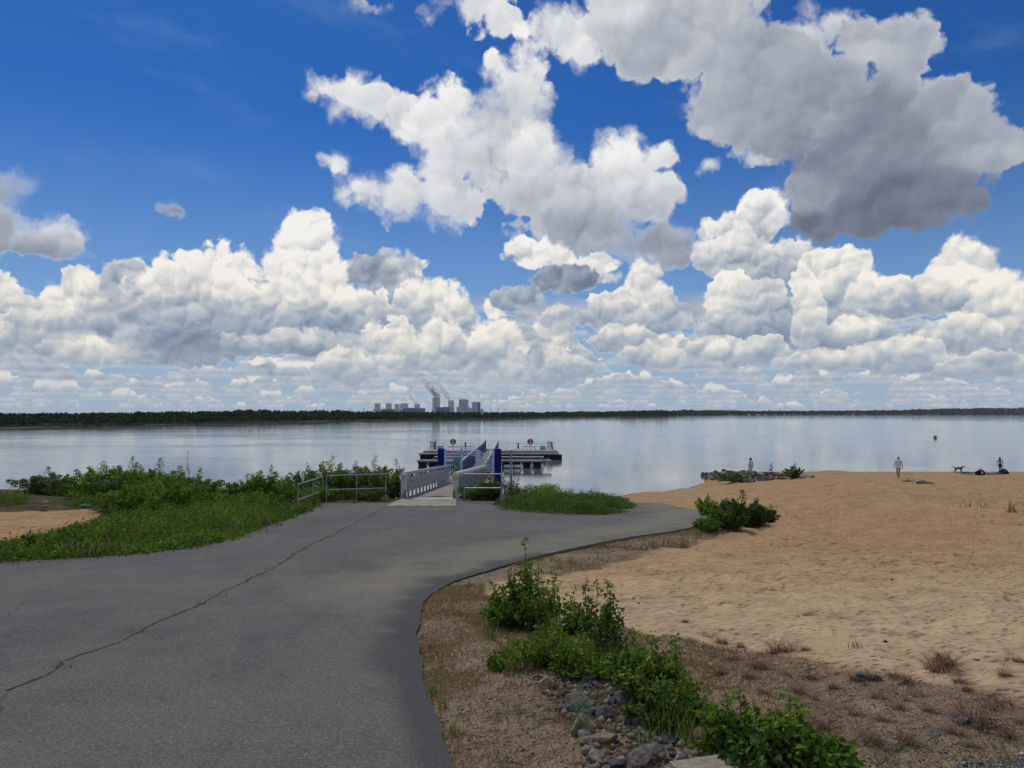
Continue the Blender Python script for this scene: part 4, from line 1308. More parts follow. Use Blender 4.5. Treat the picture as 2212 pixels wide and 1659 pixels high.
# ================================================================== power station on the horizon
PD = 7000.0
def pxm(x): return (x - CX) / F * PD
def pz(y): return EYE + (HY - y) * PD / F
TOWER = mat('tower_concrete', (.58, .58, .57), .9, noise_amt=.12, nscale=.02)
TOWERD = mat('tower_dark_rim', (.15, .155, .165), .9)
BOILER = mat('boiler_cladding', (.38, .42, .50), .7, noise_amt=.06, nscale=.02)
HALL = mat('hall_blue_cladding', (.07, .10, .21), .7, noise_amt=.15, nscale=.03)
LIGHTC = mat('pale_cladding', (.5, .51, .53), .8)
CONV = lambda X_, Y_: (760.3 + X_ * .15624, 803.5 + Y_ * .15624)
def tower(X0, X1, Yt, label, straight=False, dy=0.0, B0=None, B1=None):
    (x0, yt), (x1, _) = CONV(X0, Yt), CONV(X1, Yt)
    cx_, rt = (pxm(x0) + pxm(x1)) / 2, (pxm(x1) - pxm(x0)) / 2
    H = pz(yt)
    root = empty('cooling_tower', (cx_, PD + dy, 0))
    tag(root, label, 'cooling tower', 'cooling towers of the power station')
    n = 22; prof = []
    rb, rw = rt * (1.14 if straight else 1.24), rt * (.965 if straight else .985)
    for i in range(n + 1):
        t = i / n
        if t < .8: r = rb + (rw - rb) * (1 - (1 - t / .8) ** 1.9)
        else: r = rw + (rt - rw) * ((t - .8) / .2) ** 2
        prof.append((r, H * t))
    v, f, k = [], [], 40
    for r, h in prof:
        for a in range(k): v.append((r * math.cos(2 * math.pi * a / k), r * math.sin(2 * math.pi * a / k), h))
    for i in range(n):
        for a in range(k): f.append((i * k + a, i * k + (a + 1) % k, (i + 1) * k + (a + 1) % k, (i + 1) * k + a))
    m = MB(); m.add(v, f); m.build('shell', TOWER, root, smooth=True)
    m = MB(); v, f = [], []
    for r, h in ((rt * 1.015, H - 3.5), (rt * 1.02, H + .5), (rt * .93, H + .5), (rt * .93, H - 3.5)):
        for a in range(k): v.append((r * math.cos(2 * math.pi * a / k), r * math.sin(2 * math.pi * a / k), h))
    for i in range(3):
        for a in range(k): f.append((i * k + a, i * k + (a + 1) % k, (i + 1) * k + (a + 1) % k, (i + 1) * k + a))
    m.add(v, f); m.build('rim', TOWERD, root, smooth=True)
    return cx_, H, rt
tower(315, 395, 437, 'leftmost cooling tower, standing alone at the left of the station')
tower(467, 550, 437, 'cooling tower at the left of the overlapping trio')
tower(560, 632, 446, 'palest cooling tower, rearmost and right end of the overlapping trio', dy=450)
tower(540, 605, 442, 'cooling tower in the middle of the overlapping trio', dy=220)
tower(677, 778, 437, 'cooling tower between the overlapping trio and the long blue hall')
T5 = tower(852, 930, 440, 'short pale cooling tower rising above the long blue hall', dy=60)
T6 = tower(1112, 1220, 360, 'tallest and widest cooling tower with the thickest steam', True)
T7 = tower(1317, 1403, 395, 'tall slender cooling tower right of the tallest one', True, dy=80)
def block(name, label, parts, dy=0.0, cat='building'):
    """parts: (part name, X0, X1, Ytop, depth, offset, material)"""
    xs = [CONV(p[1], 0)[0] for p in parts]
    root = empty(name, (pxm(xs[0]), PD + dy, 0)); ox = pxm(xs[0])
    tag(root, label, cat)
    for (pn, X0, X1, Yt, dep, off, mt) in parts:
        x0, yt = CONV(X0, Yt); x1, _ = CONV(X1, Yt)
        m = MB(); m.box(pxm(x0) - ox, pxm(x1) - ox, off, off + dep, 0, pz(yt)); m.build(pn, mt, root)
block('boiler_house', 'tall pale blue boiler house with stepped base right of the towers',
      [('main_block', 1477, 1603, 380, 80, 0, BOILER), ('roof_plant', 1487, 1560, 376, 50, 12, BOILER), ('annex', 1445, 1476.5, 483, 60, 6, LIGHTC), ('annex', 1603.5, 1624, 483, 60, 6, LIGHTC), ('corner_panel', 1579, 1600, 384, 2, -3, LIGHTC)])
block('boiler_house', 'smaller blue boiler house at the right end of the station',
      [('main_block', 1660, 1773, 416, 80, 0, BOILER), ('dark_panel', 1742, 1769, 420, 2, -3, HALL), ('annex', 1632, 1659.5, 500, 60, 6, LIGHTC), ('annex', 1773.5, 1815, 512, 60, 6, LIGHTC)])
block('turbine_hall', 'long dark blue hall in front of the short pale tower',
      [('hall', 755, 1032, 502, 60, -160, HALL), ('roof_plant', 800, 880, 498, 30, -150, HALL), ('low_wing', 735, 754.5, 512, 50, -155, HALL)])
block('turbine_hall', 'blue hall between the two tallest cooling towers',
      [('hall', 1180, 1225, 486, 60, -160, HALL), ('hall', 1225.5, 1290, 490, 60, -158, HALL), ('hall', 1290.5, 1345, 485, 60, -160, HALL), ('hall', 1345.5, 1373, 490, 60, -158, HALL)])
block('low_hall', 'low grey blue hall running between the left cooling towers',
      [('hall', 385, 470, 518, 50, -180, BOILER), ('hall', 470.5, 620, 514, 50, -178, HALL), ('hall', 620.5, 734, 520, 50, -180, BOILER), ('sunlit_roof', 340, 384.5, 517, 50, -180, LIGHTC)])  # the leftmost section wears the pale cladding
def pylon(X_, Yt, label):
    x, yt = CONV(X_, Yt); H = pz(yt)
    root = empty('pylon', (pxm(x), PD - 200, 0)); tag(root, label, 'pylon', 'power pylons on the horizon')
    m = MB()
    for s in (-1, 1):
        for q in (-1, 1): m.beam((s * 4, q * 4, 0), (s * .8, q * .8, H), 1.0, 1.0)
    m.build('mast', TOWERD, root)
    m = MB()
    for k_, w in ((.72, 11), (.86, 8)): m.beam((-w, 0, H * k_), (w, 0, H * k_), 1.2, 1.2)
    m.build('crossarm', TOWERD, root)
for X_, Yt, l_ in ((50, 510, 'farthest left pylon on the horizon, away from the station'), (225, 500, 'pylon just left of the leftmost cooling tower'), (1428, 490, 'pylon between the slender tower and the tall boiler house'),
                   (1925, 505, 'first pylon right of the power station'), (2030, 500, 'second pylon right of the power station'), (2118, 512, 'third pylon right of the power station')):
    pylon(X_, Yt, l_)

# ---- steam: billows of real geometry with feathered rims
def steam_material():
    m = bpy.data.materials.new('steam'); m.use_nodes = True
    t = m.node_tree; t.nodes.clear()
    out = t.nodes.new('ShaderNodeOutputMaterial'); d = t.nodes.new('ShaderNodeBsdfDiffuse'); tr = t.nodes.new('ShaderNodeBsdfTransparent'); mx_ = t.nodes.new('ShaderNodeMixShader')
    tl = t.nodes.new('ShaderNodeBsdfTranslucent'); ad = t.nodes.new('ShaderNodeMixShader'); ad.inputs[0].default_value = .78
    d.inputs[0].default_value = tl.inputs[0].default_value = (.95, .95, .96, 1)
    t.links.new(d.outputs[0], ad.inputs[1]); t.links.new(tl.outputs[0], ad.inputs[2])
    lw = t.nodes.new('ShaderNodeLayerWeight'); lw.inputs[0].default_value = .35
    a = t.nodes.new('ShaderNodeAttribute'); a.attribute_name = 'thin'
    f = (N(t, lw.outputs['Facing']).ss(.25, .95, 0.0, 1.0)).mx(N(t, a.outputs['Fac']))
    ge = t.nodes.new('ShaderNodeNewGeometry'); f = f.mx(N(t, ge.outputs['Backfacing']))
    t.links.new(f.s, mx_.inputs[0]); t.links.new(ad.outputs[0], mx_.inputs[1]); t.links.new(tr.outputs[0], mx_.inputs[2])
    t.links.new(mx_.outputs[0], out.inputs['Surface'])
    return m
STEAM = steam_material()
def icos(sub):
    bm = bmesh.new(); bmesh.ops.create_icosphere(bm, subdivisions=sub, radius=1)
    V = np.array([v.co[:] for v in bm.verts]); Fc = np.array([[v.index for v in f.verts] for f in bm.faces]); bm.free(); return V, Fc
IV, IF = icos(2)
def plume(pts, r0, r1, n, label, seed, thin0=.1, thin1=.75):
    r_ = np.random.RandomState(seed); V, Fc, T = [], [], []
    P = [np.array([pxm(CONV(a, 0)[0]), PD, pz(CONV(0, b)[1])]) for a, b in pts]
    for i in range(n):
        t = i / (n - 1); s = t * (len(P) - 1); k = min(int(s), len(P) - 2); c = P[k] + (P[k + 1] - P[k]) * (s - k)
        r = (r0 + (r1 - r0) * t) * r_.uniform(.55, 1.15)
        c = c + r_.normal(size=3) * np.array([1, 1, .8]) * r * .55 * (.3 + t)
        d = IV * (1 + .22 * np.sin(IV[:, :1] * 5 + i) * np.cos(IV[:, 2:] * 6 + i * 2))
        b = len(V) * len(IV)
        V.append(c + d * r); Fc.append(IF + b); T.append(np.full(len(IV), thin0 + (thin1 - thin0) * t))
    o = np_mesh('steam', np.concatenate(V), np.concatenate(Fc), STEAM, attrs={'thin': np.concatenate(T)}, smooth=True)
    tag(o, label, 'steam', kind='stuff')
plume([(1168, 365), (1150, 310), (1120, 270), (1070, 220), (1010, 150), (965, 110)], 24, 34, 34, 'thick steam drifting up and left from the tallest cooling tower', 1, .35, .88)
plume([(1190, 365), (1200, 300), (1150, 240), (1160, 190)], 20, 28, 14, 'second lobe of thick steam over the tallest cooling tower', 7, .4, .9)
plume([(1355, 398), (1330, 350), (1290, 310), (1250, 250), (1225, 160), (1190, 90)], 17, 30, 28, 'steam drifting up and left from the slender cooling tower', 2, .4, .9)
plume([(890, 440), (870, 400), (830, 350), (800, 290), (775, 230), (765, 180)], 13, 22, 22, 'thin steam rising from the short pale tower', 3, .5, .9)
# ================================================================== plants
def leaves6(C, D, size, seed, aspect=0.75, fold=0.18):
    """pointed oval leaves with a folded midrib: C centres, D directions"""
    r_ = np.random.RandomState(seed); n = len(C)
    d = D / (np.linalg.norm(D, axis=1)[:, None] + 1e-9)
    w = np.cross(d, r_.normal(size=(n, 3))); w /= np.linalg.norm(w, axis=1)[:, None] + 1e-9
    nn = np.cross(d, w); s = np.asarray(size)[:, None] * np.ones((n, 1))
    a = aspect * s
    p = [C, C + d * s * .25 - w * a * .42 + nn * s * fold, C + d * s * .62 - w * a * .36 + nn * s * fold * .8, C + d * s - nn * s * .06,
         C + d * s * .62 + w * a * .36 + nn * s * fold * .8, C + d * s * .25 + w * a * .42 + nn * s * fold]
    V = np.stack(p, 1).reshape(-1, 3)
    b = (np.arange(n) * 6)[:, None]
    Fc = np.concatenate([b + np.array([[0, 1, 2, 3]]), b + np.array([[0, 3, 4, 5]])])
    return V, Fc

def shrub(name, x, y, h, w, kind, leaves, size, seed, label, stems=9, lean=0.0, near=False, group=None, z=None, spire=1.0, low=0.0):
    r_ = np.random.RandomState(seed)
    z0 = G1(x, y) if z is None else z
    root = empty(name, (x, y, z0))
    tag(root, label, 'shrub', group)
    st = MB(); pts = []; dirs = []
    per = max(6, leaves // stems)
    for i in range(stems):
        a = 2 * math.pi * (i + r_.rand()) / stems; rr = w * .5 * (0.25 + .85 * r_.rand() ** .7)
        hh = h * (1.0 - .55 * (rr / (w * .55)) ** 1.4 * spire) * (r_.uniform(.42, 1.0) if near else r_.uniform(.74, 1.0)) if i else h * 1.04
        if i == 0: rr = w * .06
        bx, by = .12 * w * r_.normal() * .5, .12 * w * r_.normal() * .5
        tip = np.array([math.cos(a) * rr + lean * hh, math.sin(a) * rr, hh])
        line = []
        for k in range(6):
            t = k / 5
            line.append(np.array([bx + (tip[0] - bx) * t ** .75, by + (tip[1] - by) * t ** .75, tip[2] * t]) + r_.normal(size=3) * .02 * h * (t > 0) * (t < 1))
        st.tube([tuple(q) for q in line], .006 * max(h, .6) + .003, 5, .002)
        L = np.array(line)
        m = per
        t = low + (1 - low) * r_.rand(m) ** .72
        idx_ = np.minimum((t * 5).astype(int), 4); f = t * 5 - idx_
        c = L[idx_] * (1 - f)[:, None] + L[idx_ + 1] * f[:, None]
        spread = (w * .20 if not near else min(w * .16, .10)) * (1.05 - t) ** .7 + .026
        tw = r_.normal(size=(m, 3)); tw[:, 2] = np.abs(tw[:, 2]) * .5; tw /= np.linalg.norm(tw, axis=1)[:, None]
        off = tw * (spread * r_.rand(m) ** .6)[:, None]
        pts.append(c + off); dd_ = off + r_.normal(size=(m, 3)) * .02; dd_[:, 2] -= .35 * spread * .6 + .012
        dirs.append(dd_)
        if near:
            for q in range(7):
                j = r_.randint(m); st.tube([tuple(c[j]), tuple(c[j] + off[j])], .0025, 3, .0012)
    C = np.concatenate(pts); Dd = np.concatenate(dirs)
    C[:, 2] = np.maximum(C[:, 2], .03)
    sz = size * r_.uniform(.55, 1.15, len(C)) * (1 - .35 * np.clip(C[:, 2] / h, 0, 1) ** 3)
    if near: V, Fc = leaves6(C, Dd, sz, seed)
    else: V, Fc = leaf_cloud(C, sz * 1.15, .2, seed, .62)
    nf = len(Fc) // len(C)
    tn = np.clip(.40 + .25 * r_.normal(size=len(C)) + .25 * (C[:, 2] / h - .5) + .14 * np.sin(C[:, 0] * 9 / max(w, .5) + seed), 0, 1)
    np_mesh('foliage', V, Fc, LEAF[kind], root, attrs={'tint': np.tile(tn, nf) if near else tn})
    st.build('stems', BARK, root, smooth=True)
    return root

def px_shrub(px, base, d, top, hw, kind, leaves, size, seed, label, **k):
    """hw: half width in grid pixels"""
    x = at(px, base, d)[0]
    z0 = G1(x, d)
    ztop = at(px, top, d)[2]
    return shrub(k.pop('name', 'shrub'), x, d, max(.25, ztop - z0), hw * 2 * d / F, kind, leaves, size, seed, label, **k)

GS = 'shrubs on the bank'
BANK = [
 (95,1090,35,1028,46,'dark',2200,'dark shrub nearest the left edge of the lake bank'),
 (148,1090,34,1052,34,'dark',1300,'low dark shrub second from the left on the bank'),
 (212,1098,31.5,1012,52,'dark',2600,'broad dark shrub behind the end of the sand mound'),
 (252,1104,30,1034,44,'dark',2000,'dark shrub right behind the sand mound, lower than its neighbours'),
 (278,1086,34,1000,40,'dark',2000,'tall dark shrub rearmost in the middle of the left clump'),
 (338,1104,30,1006,46,'birch',2400,'upright birch shrub left of the feathery sapling'),
 (378,1108,28.5,1022,52,'birch',2600,'full birch shrub at the foot of the feathery sapling'),
 (424,1100,30,1028,42,'birch',1900,'birch shrub right of the feathery sapling'),
 (330,1128,25.5,1044,66,'birch',3000,'light green bush in front of the left clump'),
 (262,1122,26.5,1062,50,'birch',1900,'light green bush at the right end of the sand mound'),
 (415,1118,26.5,1058,52,'birch',1900,'low birch bush in front right of the left clump'),
 (528,1096,30.5,1032,34,'dark',1500,'dark narrow shrub right of the yellow flowering one'),
 (580,1100,29,1014,38,'birch',2000,'pointed birch shrub left of the sloping railing'),
 (616,1098,30,1044,32,'birch',1300,'low birch shrub touching the sloping railing'),
 (556,1108,27.5,1060,40,'birch',1300,'pale low bush below the pointed birch shrub'),
 (658,1080,36,1008,30,'dark',1200,'thin dark shrub behind the sloping railing'),
 (712,1080,35.5,993,40,'dark',2200,'tallest shrub behind the long railing, at its left post'),
 (762,1080,35.5,1004,38,'birch',1900,'shrub behind the middle post of the long railing'),
 (806,1080,35.5,992,40,'dark',2200,'tall shrub behind the right end of the long railing'),
 (849,1080,36.5,1000,30,'dark',1700,'dark shrub between long railing and gangway'),
 (690,1084,33.5,1052,34,'birch',900,'low shrub at the left post of the long railing'),
 (795,1083,33.6,1050,40,'dark',1000,'low dark shrub in front of the long railing end'),
 (1030,1078,33.8,1046,30,'birch',1000,'small shrub behind the short railing, beside the gangway'),
 (1062,1078,33.6,1034,26,'dark',1100,'dark shrub behind the short railing, right side'),
]
for i, (a, b, d, t, hw, k, n, l) in enumerate(BANK):
    if i in (2, 4, 16, 18): k, l = 'birch', l.replace('dark ', 'mid green ')
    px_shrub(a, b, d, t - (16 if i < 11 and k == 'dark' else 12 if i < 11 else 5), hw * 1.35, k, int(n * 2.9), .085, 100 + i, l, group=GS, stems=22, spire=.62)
px_shrub(404, 1100, 29.5, 979, 15, 'silver', 420, .06, 140, 'thin feathery sapling standing above the left clump of shrubs', stems=3, name='sapling')
px_shrub(1108, 1070, 34.0, 1006, 24, 'willow', 1500, .055, 141, 'pale willow bush beside the bare steel pole', stems=10, name='willow_bush')
px_shrub(490, 1092, 31, 1044, 26, 'dark', 900, .07, 142, 'broom bush with yellow flowers left of the sloping railing', stems=9)
fl = [o for o in bpy.data.objects if o.name.startswith('shrub')][-1]
r_ = np.random.RandomState(3); C_ = r_.normal(size=(110, 3)) * np.array([.28, .2, .12]) + np.array([.1, -.1, .62])
V_, F_ = leaf_cloud(C_, .055, 0, 3, .9); np_mesh('flowers', V_, F_, LEAF['yellow'], fl, attrs={'tint': r_.rand(110)})

for i, (a, b, d, t, hw, k, n, l) in enumerate([
 (300,1150,21.5,1098,34,'birch',1100,'low bush in the middle of the herb slope below the left clump'),(372,1136,23.5,1092,34,'dark',1100,'low dark bush beside the grey stones hidden in the herbs'),
 (236,1160,20,1112,36,'birch',1200,'low bush in front of the right end of the sand mound'),(160,1176,17.6,1128,38,'birch',1200,'low bush between the sand mound and the asphalt'),
 (60,1192,16.2,1148,36,'dark',1000,'low dark bush at the far left of the herb slope'),(450,1128,24.5,1084,34,'birch',1100,'low bush right of the hidden grey stones'),
 (510,1118,26,1072,34,'birch',1100,'bush between the yellow flowering one and the asphalt'),(335,1176,18,1132,34,'light',900,'light low bush close to the asphalt on the herb slope'),
 (440,1156,20.5,1116,30,'birch',800,'small bush on the asphalt side of the herb slope'),(590,1118,27.5,1078,30,'dark',800,'small dark bush left of the front post of the sloping railing')]):
    px_shrub(a, b, d, t, hw, k, int(n * 1.5), .07, 170 + i, l, group='low bushes on the herb slope', stems=16, spire=.7)

# right of the road spur
GR = 'shrubs at the end of the road spur'
for i, (a, b, d, t, hw, k, n, l) in enumerate([
 (1600,1135,21.5,1064,40,'dark',2600,'tallest dark shrub of the clump at the road spur'),
 (1565,1128,22.5,1080,34,'birch',1500,'shrub at the left of the clump at the road spur'),
 (1632,1130,21.5,1080,30,'dark',1500,'shrub right of the tallest one at the road spur'),
 (1528,1152,20.0,1118,26,'birch',900,'small reddish shrub overhanging the asphalt tip'),
 (1575,1146,20.3,1096,34,'dark',1700,'dark shrub at the front of the clump at the road spur'),
 (1664,1118,22.5,1092,15,'dark',380,'small thin shrub at the right end of the road spur clump'),
 (1526,1108,25.5,1070,24,'light',900,'grassy shrub at the far tip of the road spur')]):
    px_shrub(a, b, d, t - 2, hw * 1.2, k, int(n * 2.2), .064, 200 + i, l, group=GR, stems=18, spire=.75)
px_shrub(1715, 1040, 66, 1003, 22, 'dark', 1500, .14, 230, 'solitary round dark green shrub behind the stone pile on the beach', stems=12, spire=.6)

# foreground birches
near = [
 (1098,1352,8.7,1246,54,'birch',1500,.060,'young birch at the left end of the roadside row, round and low'),
 (1128,1352,8.9,1172,30,'birch',900,.062,'tallest young birch of the roadside row with one long leader'),
 (1165,1360,8.6,1214,50,'birch',1500,.060,'young birch with several leaders right of the tallest one'),
 (1286,1388,8.0,1262,36,'birch',1100,.055,'upright young birch nearest the open sand'),
 (1240,1375,8.2,1272,34,'birch',900,.055,'young birch between the two peaks of the roadside row'),
 (1320,1398,7.8,1270,24,'birch',700,.052,'slim young birch with reddish tips at the right of the row'),
 (1300,1412,7.6,1330,50,'dark',1400,.050,'low bush under the slim reddish birch'),
 (1190,1440,7.1,1340,80,'light',3000,.046,'broad light green bush in the middle of the roadside row'),
 (1090,1450,7.0,1385,36,'light',1000,.042,'small yellowish bush beside the asphalt curve'),
 (1250,1470,6.7,1380,60,'birch',1900,.046,'leafy bush just above the grey stones'),
 (1400,1520,6.1,1380,80,'birch',2600,.062,'large glossy leaved bush right of the grey stones'),
 (1345,1490,6.4,1410,44,'birch',1000,.055,'left lobe of glossy leaves beside the large bush'),
 (1470,1556,5.7,1455,70,'birch',1900,.058,'low glossy bush spreading right of the large bush'),
 (1420,1560,5.65,1480,60,'dark',1500,.056,'dark leafy bush hanging over the grey stones'),
 (1590,1650,5.0,1500,62,'birch',1500,.066,'glossy bush at the bottom edge with thin upright shoots'),
 (1700,1672,4.85,1512,54,'birch',1200,.070,'glossy bush with a tall leafy shoot near the bottom right'),
 (1640,1690,4.75,1590,70,'dark',1500,.062,'dark low bush at the bottom edge between two glossy ones'),
 (1785,1690,4.75,1590,56,'birch',1000,.066,'rightmost low glossy bush at the bottom edge'),
]
for i, (a, b, d, t, hw, k, n, s, l) in enumerate(near):
    x, yy, _ = hit(a, min(b, 1700)); 
    h_ = at(a, t, yy)[2] - G1(x, yy)
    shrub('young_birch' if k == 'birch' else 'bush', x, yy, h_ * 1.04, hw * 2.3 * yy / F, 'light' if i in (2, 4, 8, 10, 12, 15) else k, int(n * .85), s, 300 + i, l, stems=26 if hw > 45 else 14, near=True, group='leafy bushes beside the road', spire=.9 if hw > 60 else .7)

for i, (a, b, d, t, hw, l) in enumerate([(1165,1355,8.7,1222,9,'slender birch shoot right of the tallest young birch'),(1196,1360,8.6,1232,9,'slender birch shoot between the two halves of the roadside row'),
 (1062,1352,8.7,1262,9,'slender birch shoot at the far left of the roadside row'),(1268,1385,8.1,1252,8,'slender reddish tipped birch shoot in the right half of the row'),(1312,1392,7.9,1258,8,'tallest slender shoot at the right end of the row'),
 (1372,1500,6.3,1366,12,'leafy shoot rising from the left of the large glossy bush'),(1458,1530,6.0,1376,12,'leafy shoot rising from the right of the large glossy bush'),
 (1568,1655,5.0,1498,12,'left leafy shoot of the glossy bushes at the bottom edge'),(1722,1670,4.85,1520,14,'right leafy shoot of the glossy bushes at the bottom edge')]):
    x, yy, _ = hit(a, min(b, 1700)); h_ = at(a, t, yy)[2] - G1(x, yy)
    shrub('birch_shoot', x, yy, h_, hw * 2 * yy / F, 'light' if i % 2 else 'birch', 150, .055, 360 + i, l, stems=2, near=True, group='upright leafy shoots beside the road', low=.15)
# ---- low leafy cover
def cover(name, poly, n, hfun, size, kind, seed, label, blades=0.0, bbox=None, kindname='stuff', parent=None):
    r_ = np.random.RandomState(seed)
    P = np.array(poly); lo, hi = P.min(0), P.max(0)
    if bbox: lo, hi = np.array(bbox[0]), np.array(bbox[1])
    x, y = r_.uniform(lo[0], hi[0], n * 3), r_.uniform(lo[1], hi[1], n * 3)
    # more leaves where the cover is near the camera is not needed: even spread, thinned by the lumps
    k = in_poly(x, y, poly) & ~in_poly(x, y, Z_MOUND) & ~in_poly(x, y, ROAD); x, y = x[k], y[k]
    lump = fbm(x * 1.25, y * 1.25, 3, seed); lump = lump + (lump - .5) * .7
    keep = r_.rand(len(x)) < np.clip((lump - .22) * 2.6, 0.05, 1); x, y, lump = x[keep][:n], y[keep][:n], lump[keep][:n]
    hh = hfun(x, y) * np.clip((lump - .15) * 2.2, .12, 1.7)
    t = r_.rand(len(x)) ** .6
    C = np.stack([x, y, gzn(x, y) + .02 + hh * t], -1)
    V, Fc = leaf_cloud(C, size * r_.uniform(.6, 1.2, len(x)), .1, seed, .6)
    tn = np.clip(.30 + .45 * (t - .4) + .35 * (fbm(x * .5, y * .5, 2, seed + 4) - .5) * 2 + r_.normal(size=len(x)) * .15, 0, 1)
    o = np_mesh(name, V, Fc, LEAF[kind], parent, attrs={'tint': tn})
    if parent is None: tag(o, label, None, kind=kindname)
    return o
bank_poly = road_left + [(-40, 11.5), (-40, 16)] + hits([(0,1180),(110,1152),(205,1140),(240,1120),(300,1105),(420,1095),(520,1090),(640,1085)]) + [(-9.0, 33.5)] + W([(690,1094)])
dmound = lambda x, y: dist_line(x, y, Z_MOUND, True)
droadf = lambda x, y: dist_line(x, y, road_left)
def clumps(name, poly, n, rr, hh, per, size, kind, seed, label, hmul=None, parent=None, box=None):
    """herbs growing in separate domed clumps with gaps between them"""
    r_ = np.random.RandomState(seed); P = np.array(poly); lo, hi = P.min(0), P.max(0)
    if box: lo, hi = np.array(box[:2]), np.array(box[2:])
    x, y = r_.uniform(lo[0], hi[0], n * 6), r_.uniform(lo[1], hi[1], n * 6)
    k = in_poly(x, y, poly) & ~in_poly(x, y, Z_MOUND) & ~in_poly(x, y, ROAD); x, y = x[k][:n], y[k][:n]; m = len(x)
    r = r_.uniform(rr[0], rr[1], m); h = r_.uniform(hh[0], hh[1], m) * (hmul(x, y) if hmul else 1)
    ct = np.clip(r_.normal(.34, .26, m), 0, 1)
    u = r_.normal(size=(m, per, 3)); u[:, :, 2] = np.abs(u[:, :, 2]); u /= np.linalg.norm(u, axis=2)[:, :, None]; u *= r_.uniform(.55, 1.05, (m, per, 1))
    C = np.stack([x[:, None] + u[:, :, 0] * r[:, None], y[:, None] + u[:, :, 1] * r[:, None], u[:, :, 2] * h[:, None]], -1).reshape(-1, 3)
    spike = r_.rand(len(C)) < .03; C[spike, 2] *= 1.35
    C[:, 2] += gzn(C[:, 0], C[:, 1]) + .015
    V, Fc = leaf_cloud(C, size * r_.uniform(.55, 1.2, len(C)), .1, seed, .6)
    tn = np.clip(np.repeat(ct, per) * .8 + .12 + r_.normal(size=len(C)) * .10, 0, 1)
    o = np_mesh(name, V, Fc, LEAF[kind], parent, attrs={'tint': tn})
    return o if parent is not None else tag(o, label, None, kind='stuff')
hm = lambda x, y: (.30 + .70 * sstep(0.0, 1.3, droadf(x, y))) * (.10 + .90 * sstep(0, 2.2, dmound(x, y))) * (1 - .45 * sstep(3.5, 7, droadf(x, y)))
BX = (-24, 12, -3.5, 34)
TALL = lambda x, y: (.35 + .65 * lumpy(.8, 44, .40, .62)(x, y)) * (dmound(x, y) > .8)
lumpy = lambda f, s, lo, hi: (lambda x, y: sstep(lo, hi, fbm(x * f, y * f, 4, s)))
clumps('ground_cover', bank_poly, 220, (.28, .62), (.28, .72), 120, .070, 'light', 21, 'light green leafy herbs growing in clumps between asphalt and lake shrubs', hm, box=BX)
clumps('ground_cover', bank_poly, 760, (.25, .60), (.25, .72), 110, .066, 'birch', 22, 'mid green leafy herbs growing in clumps between asphalt and lake shrubs', hm, box=BX)
clumps('ground_cover', bank_poly, 640, (.22, .50), (.25, .66), 110, .062, 'dark', 27, 'dark green herbs scattered through the low growth of the left bank', hm, box=BX)
cover('ground_cover', bank_poly, 26000, lambda x, y: .07 + 0 * x, .06, 'birch', 28, 'creeping herbs close to the soil of the left bank')
back_poly = hits([(240,1120),(200,1098),(120,1094)]) + [(-20, 42), (-14, 41), (-7, 39), (-6, 35.5)] + hits([(640,1086),(420,1096),(300,1106)])
cover('undergrowth', back_poly, 30000, lambda x, y: .32 + 0 * x, .085, 'birch', 23, 'dark undergrowth between the lake shrubs down to the water')
jet_poly = [(-1.9, 34.5), (1.4, 33.4), (2.2, 33.2), (2.2, 44), (-2, 44)]
cover('undergrowth', jet_poly, 11000, lambda x, y: .42 + 0 * x, .07, 'birch', 24, 'green growth on the bank right of the gangway')
cover('undergrowth', [(-12.5, 33.6), (-5.2, 34.2), (-5.2, 40), (-13, 42)], 9000, lambda x, y: .55 + 0 * x, .07, 'dark', 29, 'dark growth on the bank behind the long railing')
isl = smooth_line(W(ISLAND), 2); isl = [(x * 1.0, y) for x, y in isl] + [(1.2, 32.5), (1.8, 34.0), (4.4, 32.5)]
hz = empty('low_hedge', (4, 28, G1(4, 28)))
tag(hz, 'low leafy green hedge on the island between asphalt and lake', 'hedge')
di = lambda x, y: dist_line(x, y, W(ISLAND), False)
ih = lambda x, y: .25 + .75 * sstep(0, .9, di(x, y))
o1 = clumps('foliage', isl, 110, (.28, .55), (.24, .52), 150, .062, 'birch', 25, '', ih, parent=hz)
o2 = clumps('foliage', isl, 190, (.25, .55), (.28, .62), 150, .060, 'dark', 26, '', ih, parent=hz)
o3 = clumps('foliage', isl, 30, (.20, .42), (.25, .50), 120, .058, 'light', 36, '', ih, parent=hz)
for o in (o1, o2, o3): o.location = (-hz.location.x, -hz.location.y, -hz.location.z)
